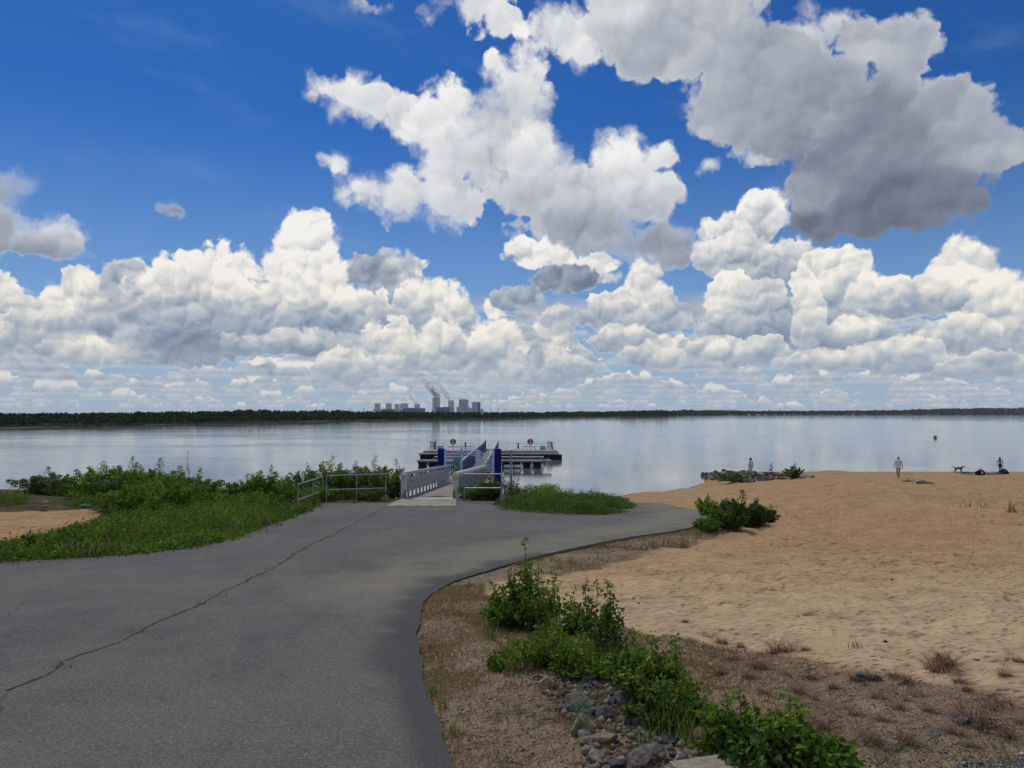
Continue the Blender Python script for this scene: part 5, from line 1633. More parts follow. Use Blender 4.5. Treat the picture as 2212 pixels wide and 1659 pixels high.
# ---- blades: grass tufts, dry grass
def blades(n, rad, h, seed, bend=.5, w=.006, upright=.7, seg=3):
    r_ = np.random.RandomState(seed); V, T = [], []
    a = r_.uniform(0, 2 * math.pi, n); r0 = rad * r_.rand(n) ** .5 * .5
    b = r_.uniform(0, 2 * math.pi, n); out = rad * (1 - upright) + rad * r_.rand(n) * bend
    hh = h * r_.uniform(.45, 1.0, n)
    bx, by = r0 * np.cos(a), r0 * np.sin(a)
    sx, sy = -np.sin(b) * w, np.cos(b) * w
    L = []
    for k in range(seg + 1):
        t = k / seg; ww = (1 - t) ** .7 + .05
        cx_ = bx + np.cos(b) * out * t ** 2; cy_ = by + np.sin(b) * out * t ** 2; cz_ = hh * (t - .22 * bend * t ** 3) - .01
        L.append((np.stack([cx_ - sx * ww, cy_ - sy * ww, cz_], -1), np.stack([cx_ + sx * ww, cy_ + sy * ww, cz_], -1)))
    V = np.stack([q for p in L for q in p], 1).reshape(-1, 3); m = 2 * (seg + 1)
    base = (np.arange(n) * m)[:, None]
    Fc = np.concatenate([base + np.array([[2 * k, 2 * k + 1, 2 * k + 3, 2 * k + 2]]) for k in range(seg)])
    return V, Fc, np.tile(r_.rand(n), seg)
def tuft_mesh(n, rad, h, kind, seed, **k):
    V, Fc, T = blades(n, rad, h, seed, **k)
    o = np_mesh('grass_tuft', V, Fc, LEAF[kind], attrs={'tint': T})
    return o
def put(o, x, y, s, rz, label, cat, group):
    o.location = (x, y, G1(x, y)); o.scale = (s, s, s); o.rotation_euler = (0, 0, rz)
    o['label'], o['category'] = label, cat
    if group: o['group'] = group
def dupe(o, name=None):
    c = o.copy(); COL.objects.link(c)
    return c
gt = [tuft_mesh(34, .22, .42, 'grass', 40 + i, w=.005) for i in range(4)]
GSPOTS = [(1218,1462,1.15,'tall arching grass tuft above the stones at their left end'),(1262,1478,1.1,'tall bright grass tuft over the middle of the stones'),(1150,1455,.9,'grass tuft in front of the yellowish bush'),
 (1110,1462,.7,'short grass tuft at the foot of the yellowish bush'),(1060,1400,.8,'grass tuft at the left foot of the first young birch'),(1180,1400,1.2,'tall grass tuft standing inside the broad light green bush'),
 (1330,1438,.8,'grass tuft between reddish birch and large bush'),(1352,1425,.7,'short grass tuft on the sand side of the reddish birch'),(1425,1590,.9,'bright upright grass tuft below the dark leafy bush'),(1462,1600,.8,'grass tuft right of the bright upright one'),
 (1500,1615,.8,'grass tuft near the corner of the concrete block'),(1390,1640,.7,'curved grass tuft at the bottom edge among stones'),(1530,1600,.7,'grass tuft between stones and the glossy bush'),(1300,1452,.9,'grass tuft below the leafy bush near the stones'),
 (1540,1150,1.2,'grass tuft in front of the road spur clump'),(1510,1158,.9,'low grass tuft left of the road spur clump'),(1595,1150,1.1,'long pale grass tuft at the foot of the tallest spur shrub'),(1640,1135,1.6,'tall green grass tuft at the right of the spur clump'),
 (1650,1130,1.4,'second tall grass tuft at the right of the spur clump'),(1440,1182,1.0,'green tuft on the verge midway to the spur'),(1475,1176,1.1,'dark green tuft on the verge close to the spur'),(1415,1190,.8,'smaller green tuft on the verge midway to the spur'),
 (938,1505,.55,'small green tuft on the asphalt edge, lower left verge'),(955,1530,.45,'yellowish tuft below the small tuft on the lower verge'),(930,1400,.35,'tiny green tuft on the verge near the asphalt curve'),(985,1583,.35,'tiny dark green tuft low on the verge'),
 (765,1088,1.0,'green tuft at the middle post of the long railing'),(830,1086,1.1,'green tuft at the right post of the long railing'),(660,1104,1.1,'grey green tuft at the front post of the sloping railing'),(1045,1080,1.0,'green tuft at the foot of the short railing'),
 (1080,1092,.8,'green tuft at the corner of the leafy island'),(1235,1218,.5,'small green tuft on pale sand beside the road'),(1210,1228,.5,'small tuft nearest the tallest birch tip on pale sand'),(1010,1270,.4,'small tuft on the inner curve of the asphalt edge')]
for i, (a, b, s, l) in enumerate(GSPOTS):
    o = gt[i] if i < 4 else dupe(gt[i % 4])
    x, y, _ = hit(a, b); put(o, x, y, s, rng.uniform(0, 6), l, 'grass tuft', 'green grass tufts')
rt = [tuft_mesh(90, .16, .13, 'red', 60 + i, w=.0035, bend=.9, upright=.3) for i in range(4)]
RT = [(2040,1440,1.9),(2025,1450,1.5),(2110,1545,2.0),(2150,1500,1.0),(2165,1512,.9),(1850,1468,1.0),(1930,1455,.9),(1690,1405,1.7),(1670,1412,1.2),(1640,1435,1.2),(1725,1500,.9),(1760,1515,.8),(1960,1468,1.0),(1900,1500,1.3),(1985,1492,1.0),(2075,1475,1.1),
      (2090,1490,.9),(1780,1560,1.2),(1680,1555,1.0),(1850,1545,1.1),(1940,1530,1.1),(2010,1528,.9),(1905,1560,1.0),(2060,1570,1.1),(1960,1600,1.2),(2100,1600,1.0),(1880,1600,1.0),(1810,1600,1.2),(2180,1560,1.0),(2200,1440,.8),(1560,1385,1.1),(1600,1392,.9),
      (1480,1352,.8),(1530,1370,.8),(1585,1420,1.0),(1620,1470,1.0),(1700,1460,.9),(1750,1450,.8),(1800,1480,.9),(2170,1470,.8),(1740,1410,.8),(1560,1440,.9),(2140,1520,.8),(1960,1510,.7),(2205,1545,.9),(1830,1520,.7),(1650,1510,.8)]
for i, (a, b, s) in enumerate(RT):
    o = rt[i] if i < 4 else dupe(rt[i % 4])
    x, y, _ = hit(a, b); big = {0: 'largest bushy reddish dry tuft standing on the pale sand', 1: 'reddish dry tuft tucked against the largest one', 2: 'bushy reddish dry tuft leaning over the dark flat stone', 7: 'wide spreading reddish tuft at the sand edge above the glossy bush'}.get(i)
    put(o, x, y, s * rng.uniform(.6, .85), rng.uniform(0, 6), big or 'small reddish dry grass tuft on the gravelly sand at lower right', 'grass tuft', None if big else 'reddish dry tufts on the gravelly sand')
sl = tuft_mesh(26, .15, .40, 'silver', 90, w=.004); sl.name = 'silver_herb'
x, y, _ = hit(1256, 1590); put(sl, x, y, 1.0, 0, 'silvery grey green feathery herb growing out of the grey stones', 'plant', None)
r_ = np.random.RandomState(12); C_ = r_.normal(size=(420, 3)) * np.array([.05, .05, .11]) + np.array([0, 0, .2]); C_[:, :2] *= (.5 + 2 * np.abs(C_[:, 2:]))
V_, F_ = leaf_cloud(C_, .03, -.3, 5, .16); np_mesh('foliage', V_, F_, LEAF['silver'], sl, attrs={'tint': r_.rand(420)})

def scatter_blades(name, poly, n, h, w, kind, seed, label, dens, bbox, lean=1.0):
    r_ = np.random.RandomState(seed)
    x, y = r_.uniform(bbox[0], bbox[1], n * 4), r_.uniform(bbox[2], bbox[3], n * 4)
    k = in_poly(x, y, poly) & ~in_poly(x, y, ROAD) & (r_.rand(n * 4) < dens(x, y)); x, y = x[k][:n], y[k][:n]; m = len(x)
    b = r_.uniform(0, 2 * math.pi, m); hh = h * r_.uniform(.3, 1, m); z = gzn(x, y) - .006
    out = hh * r_.uniform(.15, .5 + .8 * lean * (h < .3), m); sx, sy = -np.sin(b) * w, np.cos(b) * w
    V = np.stack([np.stack([x - sx, y - sy, z], -1), np.stack([x + sx, y + sy, z], -1),
                  np.stack([x + sx * .6 + np.cos(b) * out * .4, y + sy * .6 + np.sin(b) * out * .4, z + hh * .7], -1),
                  np.stack([x + np.cos(b) * out, y + np.sin(b) * out, z + hh], -1)], 1).reshape(-1, 3)
    o = np_mesh(name, V, np.arange(4 * m).reshape(m, 4), LEAF[kind], attrs={'tint': np.clip(fbm(x, y, 2, 3) * .7 + r_.rand(m) * .4, 0, 1)})
    return tag(o, label, None, kind='stuff')
VERGE = road_right + [(9, 26)] + W([(1660,1085),(1690,1112),(1570,1156),(1500,1172),(1400,1199),(1300,1219),(1205,1240),(1105,1245),(1050,1262),(1045,1285),(1100,1330),(1210,1372),(1350,1360),(1500,1385),(1650,1405),(1800,1440),(1950,1462),(2080,1482),(2212,1496)]) + [(9.2, 1), (0, 1)]
lumpy = lambda f, s, lo, hi: (lambda x, y: sstep(lo, hi, fbm(x * f, y * f, 4, s)))
left_strip = lambda x, y: np.clip(1.1 - (x - 0.4 - .05 * y) / 2.2, .12, 1)
scatter_blades('dry_grass', VERGE, 62000, .048, .0022, 'dry', 71, 'fine brown dry grass on the gravel verge beside the asphalt', lambda x, y: (.25 + .75 * lumpy(1.3, 5, .32, .58)(x, y)) * left_strip(x, y), (-1.5, 6, 3.0, 12))
scatter_blades('dry_grass', VERGE, 15000, .035, .003, 'dry', 72, 'sparse brown dry grass on the gravelly ground at lower right', lumpy(1.0, 9, .48, .66), (1, 12, 3.0, 13))
scatter_blades('grass', VERGE, 20000, .06, .003, 'grass', 73, 'thin green grass patches along the asphalt edge', lambda x, y: lumpy(1.1, 14, .50, .66)(x, y), (-1.5, 10, 3.0, 27))
scatter_blades('dry_grass', VERGE, 16000, .09, .006, 'dry', 74, 'dry grass on the narrow verge towards the road spur', lumpy(.8, 15, .42, .6), (0, 12, 11, 28))
scatter_blades('grass', bank_poly, 3500, .42, .0045, 'grass', 77, 'tall thin green grass among the herbs of the left bank', TALL, (-24, -3.5, 12, 34))
scatter_blades('dry_grass', bank_poly, 900, .42, .004, 'dry', 78, 'brown dry stalks among the herbs of the left bank', TALL, (-24, -3.5, 12, 34))
edge_poly = road_left + [(p[0] - .25, p[1] + .55) for p in reversed(road_left)]
scatter_blades('grass', edge_poly, 9000, .22, .006, 'grass', 75, 'green grass fringe along the left edge of the asphalt', lambda x, y: .3 + .7 * lumpy(.7, 8, .4, .6)(x, y), (-40, -4, 11, 32))
reed_poly = hits([(-80,1104),(0,1098),(60,1092),(50,1078),(0,1082),(-80,1086)])
RP = np.array(reed_poly)
scatter_blades('reeds', reed_poly, 420, .50, .006, 'grass', 76, 'thin grey green reeds at the far left of the bank', lambda x, y: 1 + 0 * x, (RP[:, 0].min(), RP[:, 0].max(), RP[:, 1].min(), RP[:, 1].max()))

def crack_weeds():
    r_ = random.Random(5); V, Fc, T = [], [], []
    for (a, b) in ((545,1250),(560,1243),(582,1230),(600,1219),(655,1187),(130,1446),(430,1309),(300,1368),(470,1290),(700,1163)):
        x0, y0 = onplane(a, b)
        for k in range(26):
            x, y = x0 + r_.gauss(0, .09), y0 + r_.gauss(0, .05); z = float(land_z(x, y)) + .012; an = r_.uniform(0, 6.28); h = r_.uniform(.015, .05); n = len(V)
            dx_, dy_ = math.cos(an), math.sin(an)
            V += [(x - dy_ * .004, y + dx_ * .004, z), (x + dy_ * .004, y - dx_ * .004, z), (x + dx_ * h, y + dy_ * h, z + h), (x + dx_ * h * .9 - dy_ * .003, y + dy_ * h * .9, z + h * .9)]
            Fc.append((n, n + 1, n + 2, n + 3)); T.append(r_.random())
    tag(np_mesh('weeds', np.array(V), np.array(Fc), LEAF['grass'], attrs={'tint': T}), 'tiny weeds growing out of the crack in the asphalt', None, kind='stuff')
crack_weeds()
# ================================================================== people and dog
SKIN = mat('skin', (.30, .165, .11), .55, spec=.3)
HAIR = mat('dark_hair', (.012, .010, .009), .5)
HAIRG = mat('grey_hair', (.13, .125, .13), .6)
SHIRT = mat('white_cloth', (.62, .64, .72), .8, noise_amt=.06, nscale=6)
TROUS = mat('cream_trousers', (.62, .61, .58), .8, noise_amt=.06, nscale=6)
NAVY = mat('navy_cloth', (.012, .018, .05), .8)
SWIM = mat('blue_swim_cloth', (.03, .11, .27), .7)
def skin_body(name, verts, edges, radii, m, parent, root_i=0, sub=2):
    me = bpy.data.meshes.new(name); me.from_pydata([tuple(v) for v in verts], edges, []); me.update()
    o = link(bpy.data.objects.new(name, me), parent)
    md = o.modifiers.new('skin', 'SKIN'); md.use_smooth_shade = True; md.branch_smoothing = .6
    for i, sv in enumerate(me.skin_vertices[0].data):
        r = radii[i]; sv.radius = r if isinstance(r, tuple) else (r, r); sv.use_root = (i == root_i)
    s = o.modifiers.new('sub', 'SUBSURF'); s.levels = s.render_levels = sub
    dg = bpy.context.evaluated_depsgraph_get(); ev = o.evaluated_get(dg)
    nm_ = bpy.data.meshes.new_from_object(ev, preserve_all_data_layers=False, depsgraph=dg)
    o.modifiers.clear(); o.data = nm_; nm_.materials.clear(); nm_.materials.append(m)
    for p in nm_.polygons: p.use_smooth = True
    return o
def person(px, d, base_py, H, face, label, pose, clothes):
    """face: heading in degrees the figure looks towards (0 = away from the camera). pose: dict of joint offsets in a 1.75 m frame"""
    x = X_at(px, d); z = G1(x, d)
    root = empty('person', (x, d, z)); root.rotation_euler = (0, 0, -R(face)); k = H / 1.75; root.scale = (k, k, k)
    tag(root, label, 'person')
    J = dict(pelvis=(0, 0, .93), waist=(0, 0, 1.06), chest=(0, .0, 1.27), neck0=(0, -.01, 1.44), neck=(0, 0, 1.50), head=(0, .015, 1.60), crown=(0, .01, 1.70),
             lsh=(-.17, 0, 1.41), lel=(-.245, -.01, 1.13), lwr=(-.27, .03, .88), lha=(-.275, .045, .80), rsh=(.17, 0, 1.41), rel=(.245, -.01, 1.13), rwr=(.27, .03, .88), rha=(.275, .045, .80),
             lhip=(-.09, 0, .90), lkn=(-.10, .02, .49), lan=(-.10, -.02, .09), lto=(-.11, .13, .03), rhip=(.09, 0, .90), rkn=(.10, .02, .49), ran=(.10, -.02, .09), rto=(.11, .13, .03))
    J.update(pose)
    names = list(J); ix = {n: i for i, n in enumerate(names)}; V = [J[n] for n in names]
    E = [(ix[a], ix[b]) for a, b in (('pelvis', 'waist'), ('waist', 'chest'), ('chest', 'neck0'), ('neck0', 'neck'), ('neck', 'head'), ('head', 'crown'), ('neck0', 'lsh'), ('lsh', 'lel'), ('lel', 'lwr'), ('lwr', 'lha'),
         ('neck0', 'rsh'), ('rsh', 'rel'), ('rel', 'rwr'), ('rwr', 'rha'), ('pelvis', 'lhip'), ('lhip', 'lkn'), ('lkn', 'lan'), ('lan', 'lto'), ('pelvis', 'rhip'), ('rhip', 'rkn'), ('rkn', 'ran'), ('ran', 'rto'))]
    RR = dict(pelvis=(.15, .11), waist=(.135, .095), chest=(.16, .105), neck0=(.085, .07), neck=.055, head=(.078, .095), crown=(.055, .065), lsh=.062, lel=.042, lwr=.028, lha=(.036, .02), rsh=.062, rel=.042, rwr=.028, rha=(.036, .02),
              lhip=.088, lkn=.058, lan=.038, lto=.035, rhip=.088, rkn=.058, ran=.038, rto=.035)
    # fingers, five per hand, rooted in the palm
    for s, w, h_ in ((-1, 'lwr', 'lha'), (1, 'rwr', 'rha')):
        P0 = Vector(J[h_]); D_ = (P0 - Vector(J[w])).normalized()
        for fi, (o_, ln) in enumerate(((-.022, .062), (-.008, .074), (.007, .07), (.021, .055))):
            a = P0 + Vector((0, o_, 0)) + D_ * .02; b = a + D_ * ln * .55 + Vector((-s * .006, 0, 0)); c = b + D_ * ln * .4 + Vector((-s * .014, 0, 0))
            n0 = len(V); V += [tuple(a), tuple(b), tuple(c)]; E += [(ix[h_], n0), (n0, n0 + 1), (n0 + 1, n0 + 2)]; names += ['f'] * 3; 
            RR['f'] = .009
        a = Vector(J[w]) + D_ * .03 + Vector((0, .03, 0)); b = a + D_ * .045 + Vector((0, .018, 0)); n0 = len(V)
        V += [tuple(a), tuple(b)]; E += [(ix[w], n0), (n0, n0 + 1)]; names += ['f'] * 2
    body = skin_body('body', V, E, [RR[n] for n in names], SKIN, root, 0)
    hd = Vector(J['head'])
    # face: nose, brow ridge, mouth, ears
    m = MB(); m.lathe((hd.x, hd.y + .105, hd.z - .035), [(.004, .03), (.012, .005), (.016, -.01), (.006, -.016)], 8); m.build('nose', SKIN, root, smooth=True)
    for s in (-1, 1):
        m = MB(); m.lathe((hd.x + s * .085, hd.y - .005, hd.z - .01), [(.006, -.03), (.018, -.015), (.02, .01), (.008, .03)], 8); m.build('ear', SKIN, root, smooth=True)
        m = MB(); m.lathe((hd.x + s * .034, hd.y + .094, hd.z + .005), [(.003, -.008), (.010, -.003), (.010, .003), (.003, .008)], 8); m.build('eye', HAIR, root, smooth=True)
    m = MB(); m.box(hd.x - .024, hd.x + .024, hd.y + .088, hd.y + .098, hd.z - .066, hd.z - .058); m.build('mouth', mat('lips', (.22, .07, .06), .5), root)
    def hair(m_, scale, dz=0.0, dy=0.0):
        bm = bmesh.new(); bmesh.ops.create_icosphere(bm, subdivisions=3, radius=1)
        for v in list(bm.verts):
            c = v.co
            if c.y > .35 and c.z < .45: c.y = .35
            c.x *= .098 * scale[0]; c.y *= .115 * scale[1]; c.z *= .115 * scale[2]
            c += Vector((hd.x, hd.y - .012 + dy, hd.z + .028 + dz)) + Vector(mn.noise_vector(c * 30)) * .006
        me = bpy.data.meshes.new('hair'); bm.to_mesh(me); bm.free()
        for p in me.polygons: p.use_smooth = True
        me.materials.append(m_); link(bpy.data.objects.new('hair', me), root)
    clothes(root, J, hair, RR)
    return root
def shell(name, rings, m, parent, n=20, fold=.0):
    """garment: rings of (cx, cy, z, rx, ry)"""
    v, f = [], []
    for i, (a, b, z, rx, ry) in enumerate(rings):
        for k in range(n):
            t = 2 * math.pi * k / n; w = 1 + fold * math.sin(t * 5 + i)
            v.append((a + rx * w * math.cos(t), b + ry * w * math.sin(t), z))
    for i in range(len(rings) - 1):
        for k in range(n): f.append((i * n + k, i * n + (k + 1) % n, (i + 1) * n + (k + 1) % n, (i + 1) * n + k))
    q = MB(); q.add(v, f); return q.build(name, m, parent, smooth=True)
def sleeve(J, s, m, parent, far=.6, r=.072):
    a, b = Vector(J[s + 'sh']), Vector(J[s + 'el']); c = Vector(J[s + 'wr'])
    pts = [a + Vector((0, 0, .03)), a.lerp(b, .5), b] if far <= 1 else [a + Vector((0, 0, .03)), a.lerp(b, .5), b, b.lerp(c, .5), c]
    if far <= 1: pts[-1] = a.lerp(b, far + .15); pts[1] = a.lerp(b, far * .5)
    q = MB(); q.tube(pts, r, 12, r * (.88 if far <= 1 else .62)); q.build('sleeve', m, parent, smooth=True)
def man_clothes(root, J, hair, RR):
    shell('shirt', [(0, -.01, 1.495, .06, .06), (0, -.01, 1.46, .14, .095), (0, -.01, 1.40, .205, .135), (0, 0, 1.25, .205, .15), (0, 0, 1.05, .19, .155), (0, 0, .90, .205, .165), (0, 0, .80, .215, .17)], SHIRT, root, fold=.02)
    sleeve(J, 'l', SHIRT, root, .72, .085); sleeve(J, 'r', SHIRT, root, .72, .085)
    shell('shorts', [(0, 0, .95, .16, .13), (0, 0, .84, .185, .14), (0, 0, .765, .18, .135)], NAVY, root)
    hair(HAIRG, (.98, .95, .85), .0)
person(1938, 63.5, 1036, 1.77, 8, 'person in a loose white shirt, bare legged, walking away over the dune',
       dict(lel=(-.27, -.02, 1.15), lwr=(-.30, .04, .92), lha=(-.30, .05, .84), rel=(.27, -.03, 1.12), rwr=(.33, .0, .87), rha=(.345, .01, .79), rsh=(.185, 0, 1.41), lsh=(-.185, 0, 1.42), lkn=(-.075, .10, .50), lan=(-.03, .06, .12), lto=(-.03, .19, .06), rkn=(.055, .02, .49), ran=(.01, -.04, .09), rto=(.02, .10, .03), head=(.02, .03, 1.59), crown=(.025, .03, 1.69)), man_clothes)
def woman_clothes(root, J, hair, RR):
    shell('jacket', [(0, -.01, 1.50, .055, .06), (0, -.01, 1.46, .12, .09), (0, -.01, 1.40, .185, .125), (0, 0, 1.25, .185, .14), (0, 0, 1.08, .18, .14), (0, 0, .98, .20, .15)], SHIRT, root, fold=.02)
    shell('waistband', [(0, 0, .99, .192, .145), (0, 0, .955, .19, .142), (0, 0, .94, .18, .14)], NAVY, root)
    sleeve(J, 'l', SHIRT, root, 2, .075); sleeve(J, 'r', SHIRT, root, 2, .075)
    for s in 'lr':
        a, b, c = Vector(J[s + 'hip']), Vector(J[s + 'kn']), Vector(J[s + 'an'])
        q = MB(); q.tube([a + Vector((0, 0, .06)), a.lerp(b, .5), b, b.lerp(c, .5), c], .118, 12, .085); q.build('trouser_leg', TROUS, root, smooth=True)
    hair(HAIR, (1.25, 1.2, 1.35), -.02)
person(1620, 76, 1050, 1.68, -25, 'person with black hair in white jacket and trousers behind the stone pile',
       dict(lel=(-.25, -.05, 1.15), lwr=(-.30, .05, .92), lha=(-.31, .07, .84), rel=(.25, -.04, 1.12), rwr=(.30, -.02, .88), rha=(.31, -.02, .80), lkn=(-.10, .12, .50), lan=(-.08, .06, .10), rkn=(.10, -.02, .49), ran=(.12, -.14, .11), rto=(.12, -.03, .03)), woman_clothes)
def boy_clothes(root, J, hair, RR):
    shell('shorts', [(0, 0, 1.03, .15, .11), (0, 0, .93, .175, .13), (0, 0, .80, .19, .14)], NAVY, root)
    shell('shorts_hem', [(0, 0, .80, .192, .142), (0, 0, .70, .20, .15), (0, 0, .66, .195, .145)], SWIM, root, fold=.03)
    hair(HAIR, (1.2, 1.15, 1.35), -.015)
person(2157, 79, 1028, 1.66, 195, 'bare chested person in navy and blue swim shorts beside the blanket',
       dict(lel=(-.26, -.03, 1.16), lwr=(-.24, .04, .93), lha=(-.23, .05, .85), rel=(.28, -.03, 1.15), rwr=(.335, .0, .90), rha=(.36, .01, .82), head=(.02, .03, 1.60), crown=(.03, .02, 1.70), lkn=(-.07, .03, .50), rkn=(.07, .03, .49), lan=(-.06, -.02, .09), ran=(.05, -.02, .09)), boy_clothes)
def dog():
    x, y = X_at(2067, 80), 80.0
    root = empty('dog', (x, y, G1(x, y))); root.rotation_euler = (0, 0, R(-8))
    tag(root, 'brown and white dog with raised tail standing left of the blanket', 'dog')
    V = [(-.30, 0, .50), (-.10, 0, .50), (.15, 0, .50), (.30, 0, .52), (.40, 0, .62), (.47, 0, .69), (.56, 0, .66), (.63, 0, .63)]
    E = [(i, i + 1) for i in range(7)]; Rr = [(.10, .12), (.095, .12), (.11, .15), (.10, .13), .075, .075, .05, .035]
    for s in (-1, 1):
        for (att, pts) in ((3, [(.26, s * .08, .42), (.25, s * .085, .24), (.27, s * .085, .06), (.31, s * .085, .02)]),
                           (0, [(-.30, s * .085, .42), (-.24, s * .09, .28), (-.37, s * .09, .17), (-.34, s * .09, .04), (-.30, s * .09, .02)])):
            prev = att
            for i, p in enumerate(pts):
                V.append(p); E.append((prev, len(V) - 1)); prev = len(V) - 1; Rr.append([.06, .038, .028, .028, .025][i] if att == 3 else [.08, .045, .03, .026, .025][i])
    p = 0
    for q, r in (((-.44, 0, .58), .03), ((-.56, 0, .68), .035), ((-.62, 0, .80), .025)):
        V.append(q); E.append((p, len(V) - 1)); p = len(V) - 1; Rr.append(r)
    skin_body('body', V, E, Rr, mat('dog_coat', (.16, .075, .045), .8, noise_amt=.6, nscale=5), root, 1)
    for s in (-1, 1):
        m = MB(); m.add([(.43, s * .05, .74), (.50, s * .06, .74), (.47, s * .10, .60), (.465, s * .055, .70)], [(0, 1, 2), (0, 2, 3), (1, 3, 2), (0, 3, 1)]); m.build('ear', HAIR, root)
    m = MB(); m.lathe((.655, 0, .62), [(.008, 0), (.016, .01), (.008, .022)], 8); m.build('nose', HAIR, root)
dog()
# ---- things on the sand near the bather
def cloth(name, x0, x1, d0, d1, m, label, cat, seed, h=.05, fold=.10):
    r_ = np.random.RandomState(seed); nx, ny = 26, 14
    xs, ys = np.linspace(x0, x1, nx), np.linspace(d0, d1, ny); X_, Y_ = np.meshgrid(xs, ys)
    X_ = X_ + (fbm(X_ * .8, Y_ * .8, 2, seed) - .5) * .5; Y_ = Y_ + (fbm(X_ * .8 + 9, Y_ * .8, 2, seed) - .5) * .4
    Z_ = gzn(X_.ravel(), Y_.ravel()).reshape(X_.shape) + h + fbm(X_ * 1.8, Y_ * 1.8, 3, seed + 2) * fold
    ix = np.arange(nx * ny).reshape(ny, nx); fc = np.stack([ix[:-1, :-1], ix[:-1, 1:], ix[1:, 1:], ix[1:, :-1]], -1).reshape(-1, 4)
    o = np_mesh(name, np.stack([X_, Y_, Z_], -1).reshape(-1, 3), fc, m, smooth=True)
    s = o.modifiers.new('thick', 'SOLIDIFY'); s.thickness = .02
    return tag(o, label, cat)
LBCL = mat('light_blue_cloth', (.08, .15, .34), .85, noise_amt=.2, nscale=3)
DBCL = mat('dark_blue_cloth', (.010, .018, .055), .85, noise_amt=.3, nscale=3)
cloth('blanket', X_at(2068, 76), X_at(2112, 76), 74.2, 77.2, DBCL, 'dark blue blanket spread on the sand left of the black bag', 'blanket', 4, fold=.22)
cloth('blanket', X_at(2119, 76), X_at(2138, 76), 74.8, 77.0, LBCL, 'light blue blanket lying right of the black bag', 'blanket', 5)
cloth('towel', X_at(2139, 76), X_at(2149, 76), 74.6, 76.4, DBCL, 'dark crumpled towel beside the feet of the bather', 'towel', 6, fold=.2)
cloth('jacket', X_at(2150, 71), X_at(2158, 71), 70.8, 71.6, NAVY, 'dark garment dropped on the sand in front of the bather', 'garment', 7, fold=.2)
def bag(px, d, s, label, light=False):
    x, y = X_at(px, d), d; root = empty('bag', (x, y, G1(x, y))); tag(root, label, 'bag')
    bm = bmesh.new(); bmesh.ops.create_icosphere(bm, subdivisions=3, radius=1)
    for v in bm.verts:
        c = v.co; c += Vector(mn.noise_vector(c * 1.5)) * .25; c.x *= .36 * s; c.y *= .24 * s; c.z = max(c.z, -.7) * .24 * s + .16 * s
    me = bpy.data.meshes.new('sack'); bm.to_mesh(me); bm.free(); me.materials.append(BLACKC)
    for p in me.polygons: p.use_smooth = True
    link(bpy.data.objects.new('sack', me), root)
    m = MB(); m.tube([(-.12 * s, 0, .38 * s), (-.06 * s, 0, .50 * s), (.06 * s, 0, .50 * s), (.12 * s, 0, .38 * s)], .02 * s, 6); m.build('handle', BLACKC, root, smooth=True)
    if light:
        m = MB(); m.box(-.12, .04, -.30 * s, -.27 * s, .10 * s, .30 * s); m.build('patch', WHITE, root, bevel=.02)
BLACKC = mat('black_cloth', (.012, .012, .016), .8)
bag(2114, 73.6, 1.25, 'black bag with a white patch standing on the blankets', True)
bag(2164, 76.5, 1.2, 'black bag on the sand at the feet of the bather')
bag(2169, 76.0, .8, 'smaller black bag leaning on the other one, right of the bather')
# sparse stalks on the beach
for px, py, s, l in ((2090,1096,1.3,'sparse dry stalks on the beach, left of the pair near the right edge'),(2125,1098,1.0,'thin stalks between the other two groups near the right edge'),(2195,1105,1.8,'dark forked stalks at the right edge of the beach'),(1660,1025,1.2,'tuft of dry stalks left of the slim cairn'),(1640,1030,1.0,'low dry stalks on the stone string left of the cairn'),(1850,1420,.35,'thin green sprig alone on the sand at lower right')):
    x, y, _ = hit(px, py); o = tuft_mesh(12, .5, .40, 'dry', int(px), w=.012); o.name = 'stalks'; put(o, x, y, s, 1.0, l, 'stalks', None)
# ---- the air: a closed box of thin even haze round everything
hb = MB(); hb.box(-9400, 9400, -9400, 9600, -6, 330)
hm = bpy.data.materials.new('haze'); hm.use_nodes = True; ht = hm.node_tree; ht.nodes.clear()
ho = ht.nodes.new('ShaderNodeOutputMaterial'); hv = ht.nodes.new('ShaderNodeVolumePrincipled')
hv.inputs['Color'].default_value = (.80, .88, 1.0, 1); hv.inputs['Density'].default_value = 2.2e-5; hv.inputs['Anisotropy'].default_value = 0.2
ht.links.new(hv.outputs[0], ho.inputs['Volume'])
HAZE = True
if HAZE: tag(hb.build('haze', hm), 'thin pale air over the whole lake', None, kind='stuff')
# ================================================================== stones
def stone_mesh(name, seed, sq=(1, 1, 1), m=None, sub=True):
    r_ = np.random.RandomState(seed); bm = bmesh.new()
    P = r_.normal(size=(13, 3)); P /= np.linalg.norm(P, axis=1)[:, None]; P *= r_.uniform(.38, .55, (13, 1)) * np.array(sq)
    for p in P: bm.verts.new(p)
    r = bmesh.ops.convex_hull(bm, input=bm.verts)
    bmesh.ops.delete(bm, geom=[g for g in r['geom_interior'] if isinstance(g, bmesh.types.BMVert)], context='VERTS')
    if sub:
        bmesh.ops.dissolve_limit(bm, angle_limit=R(14), verts=bm.verts, edges=bm.edges)
        bmesh.ops.bevel(bm, geom=list(bm.edges), offset=.022, segments=1, affect='EDGES', clamp_overlap=True)
    bmesh.ops.recalc_face_normals(bm, faces=bm.faces)
    me = bpy.data.meshes.new(name); bm.to_mesh(me); bm.free()
    me.materials.append(m or STONES[0]); return me
base_stones = {}
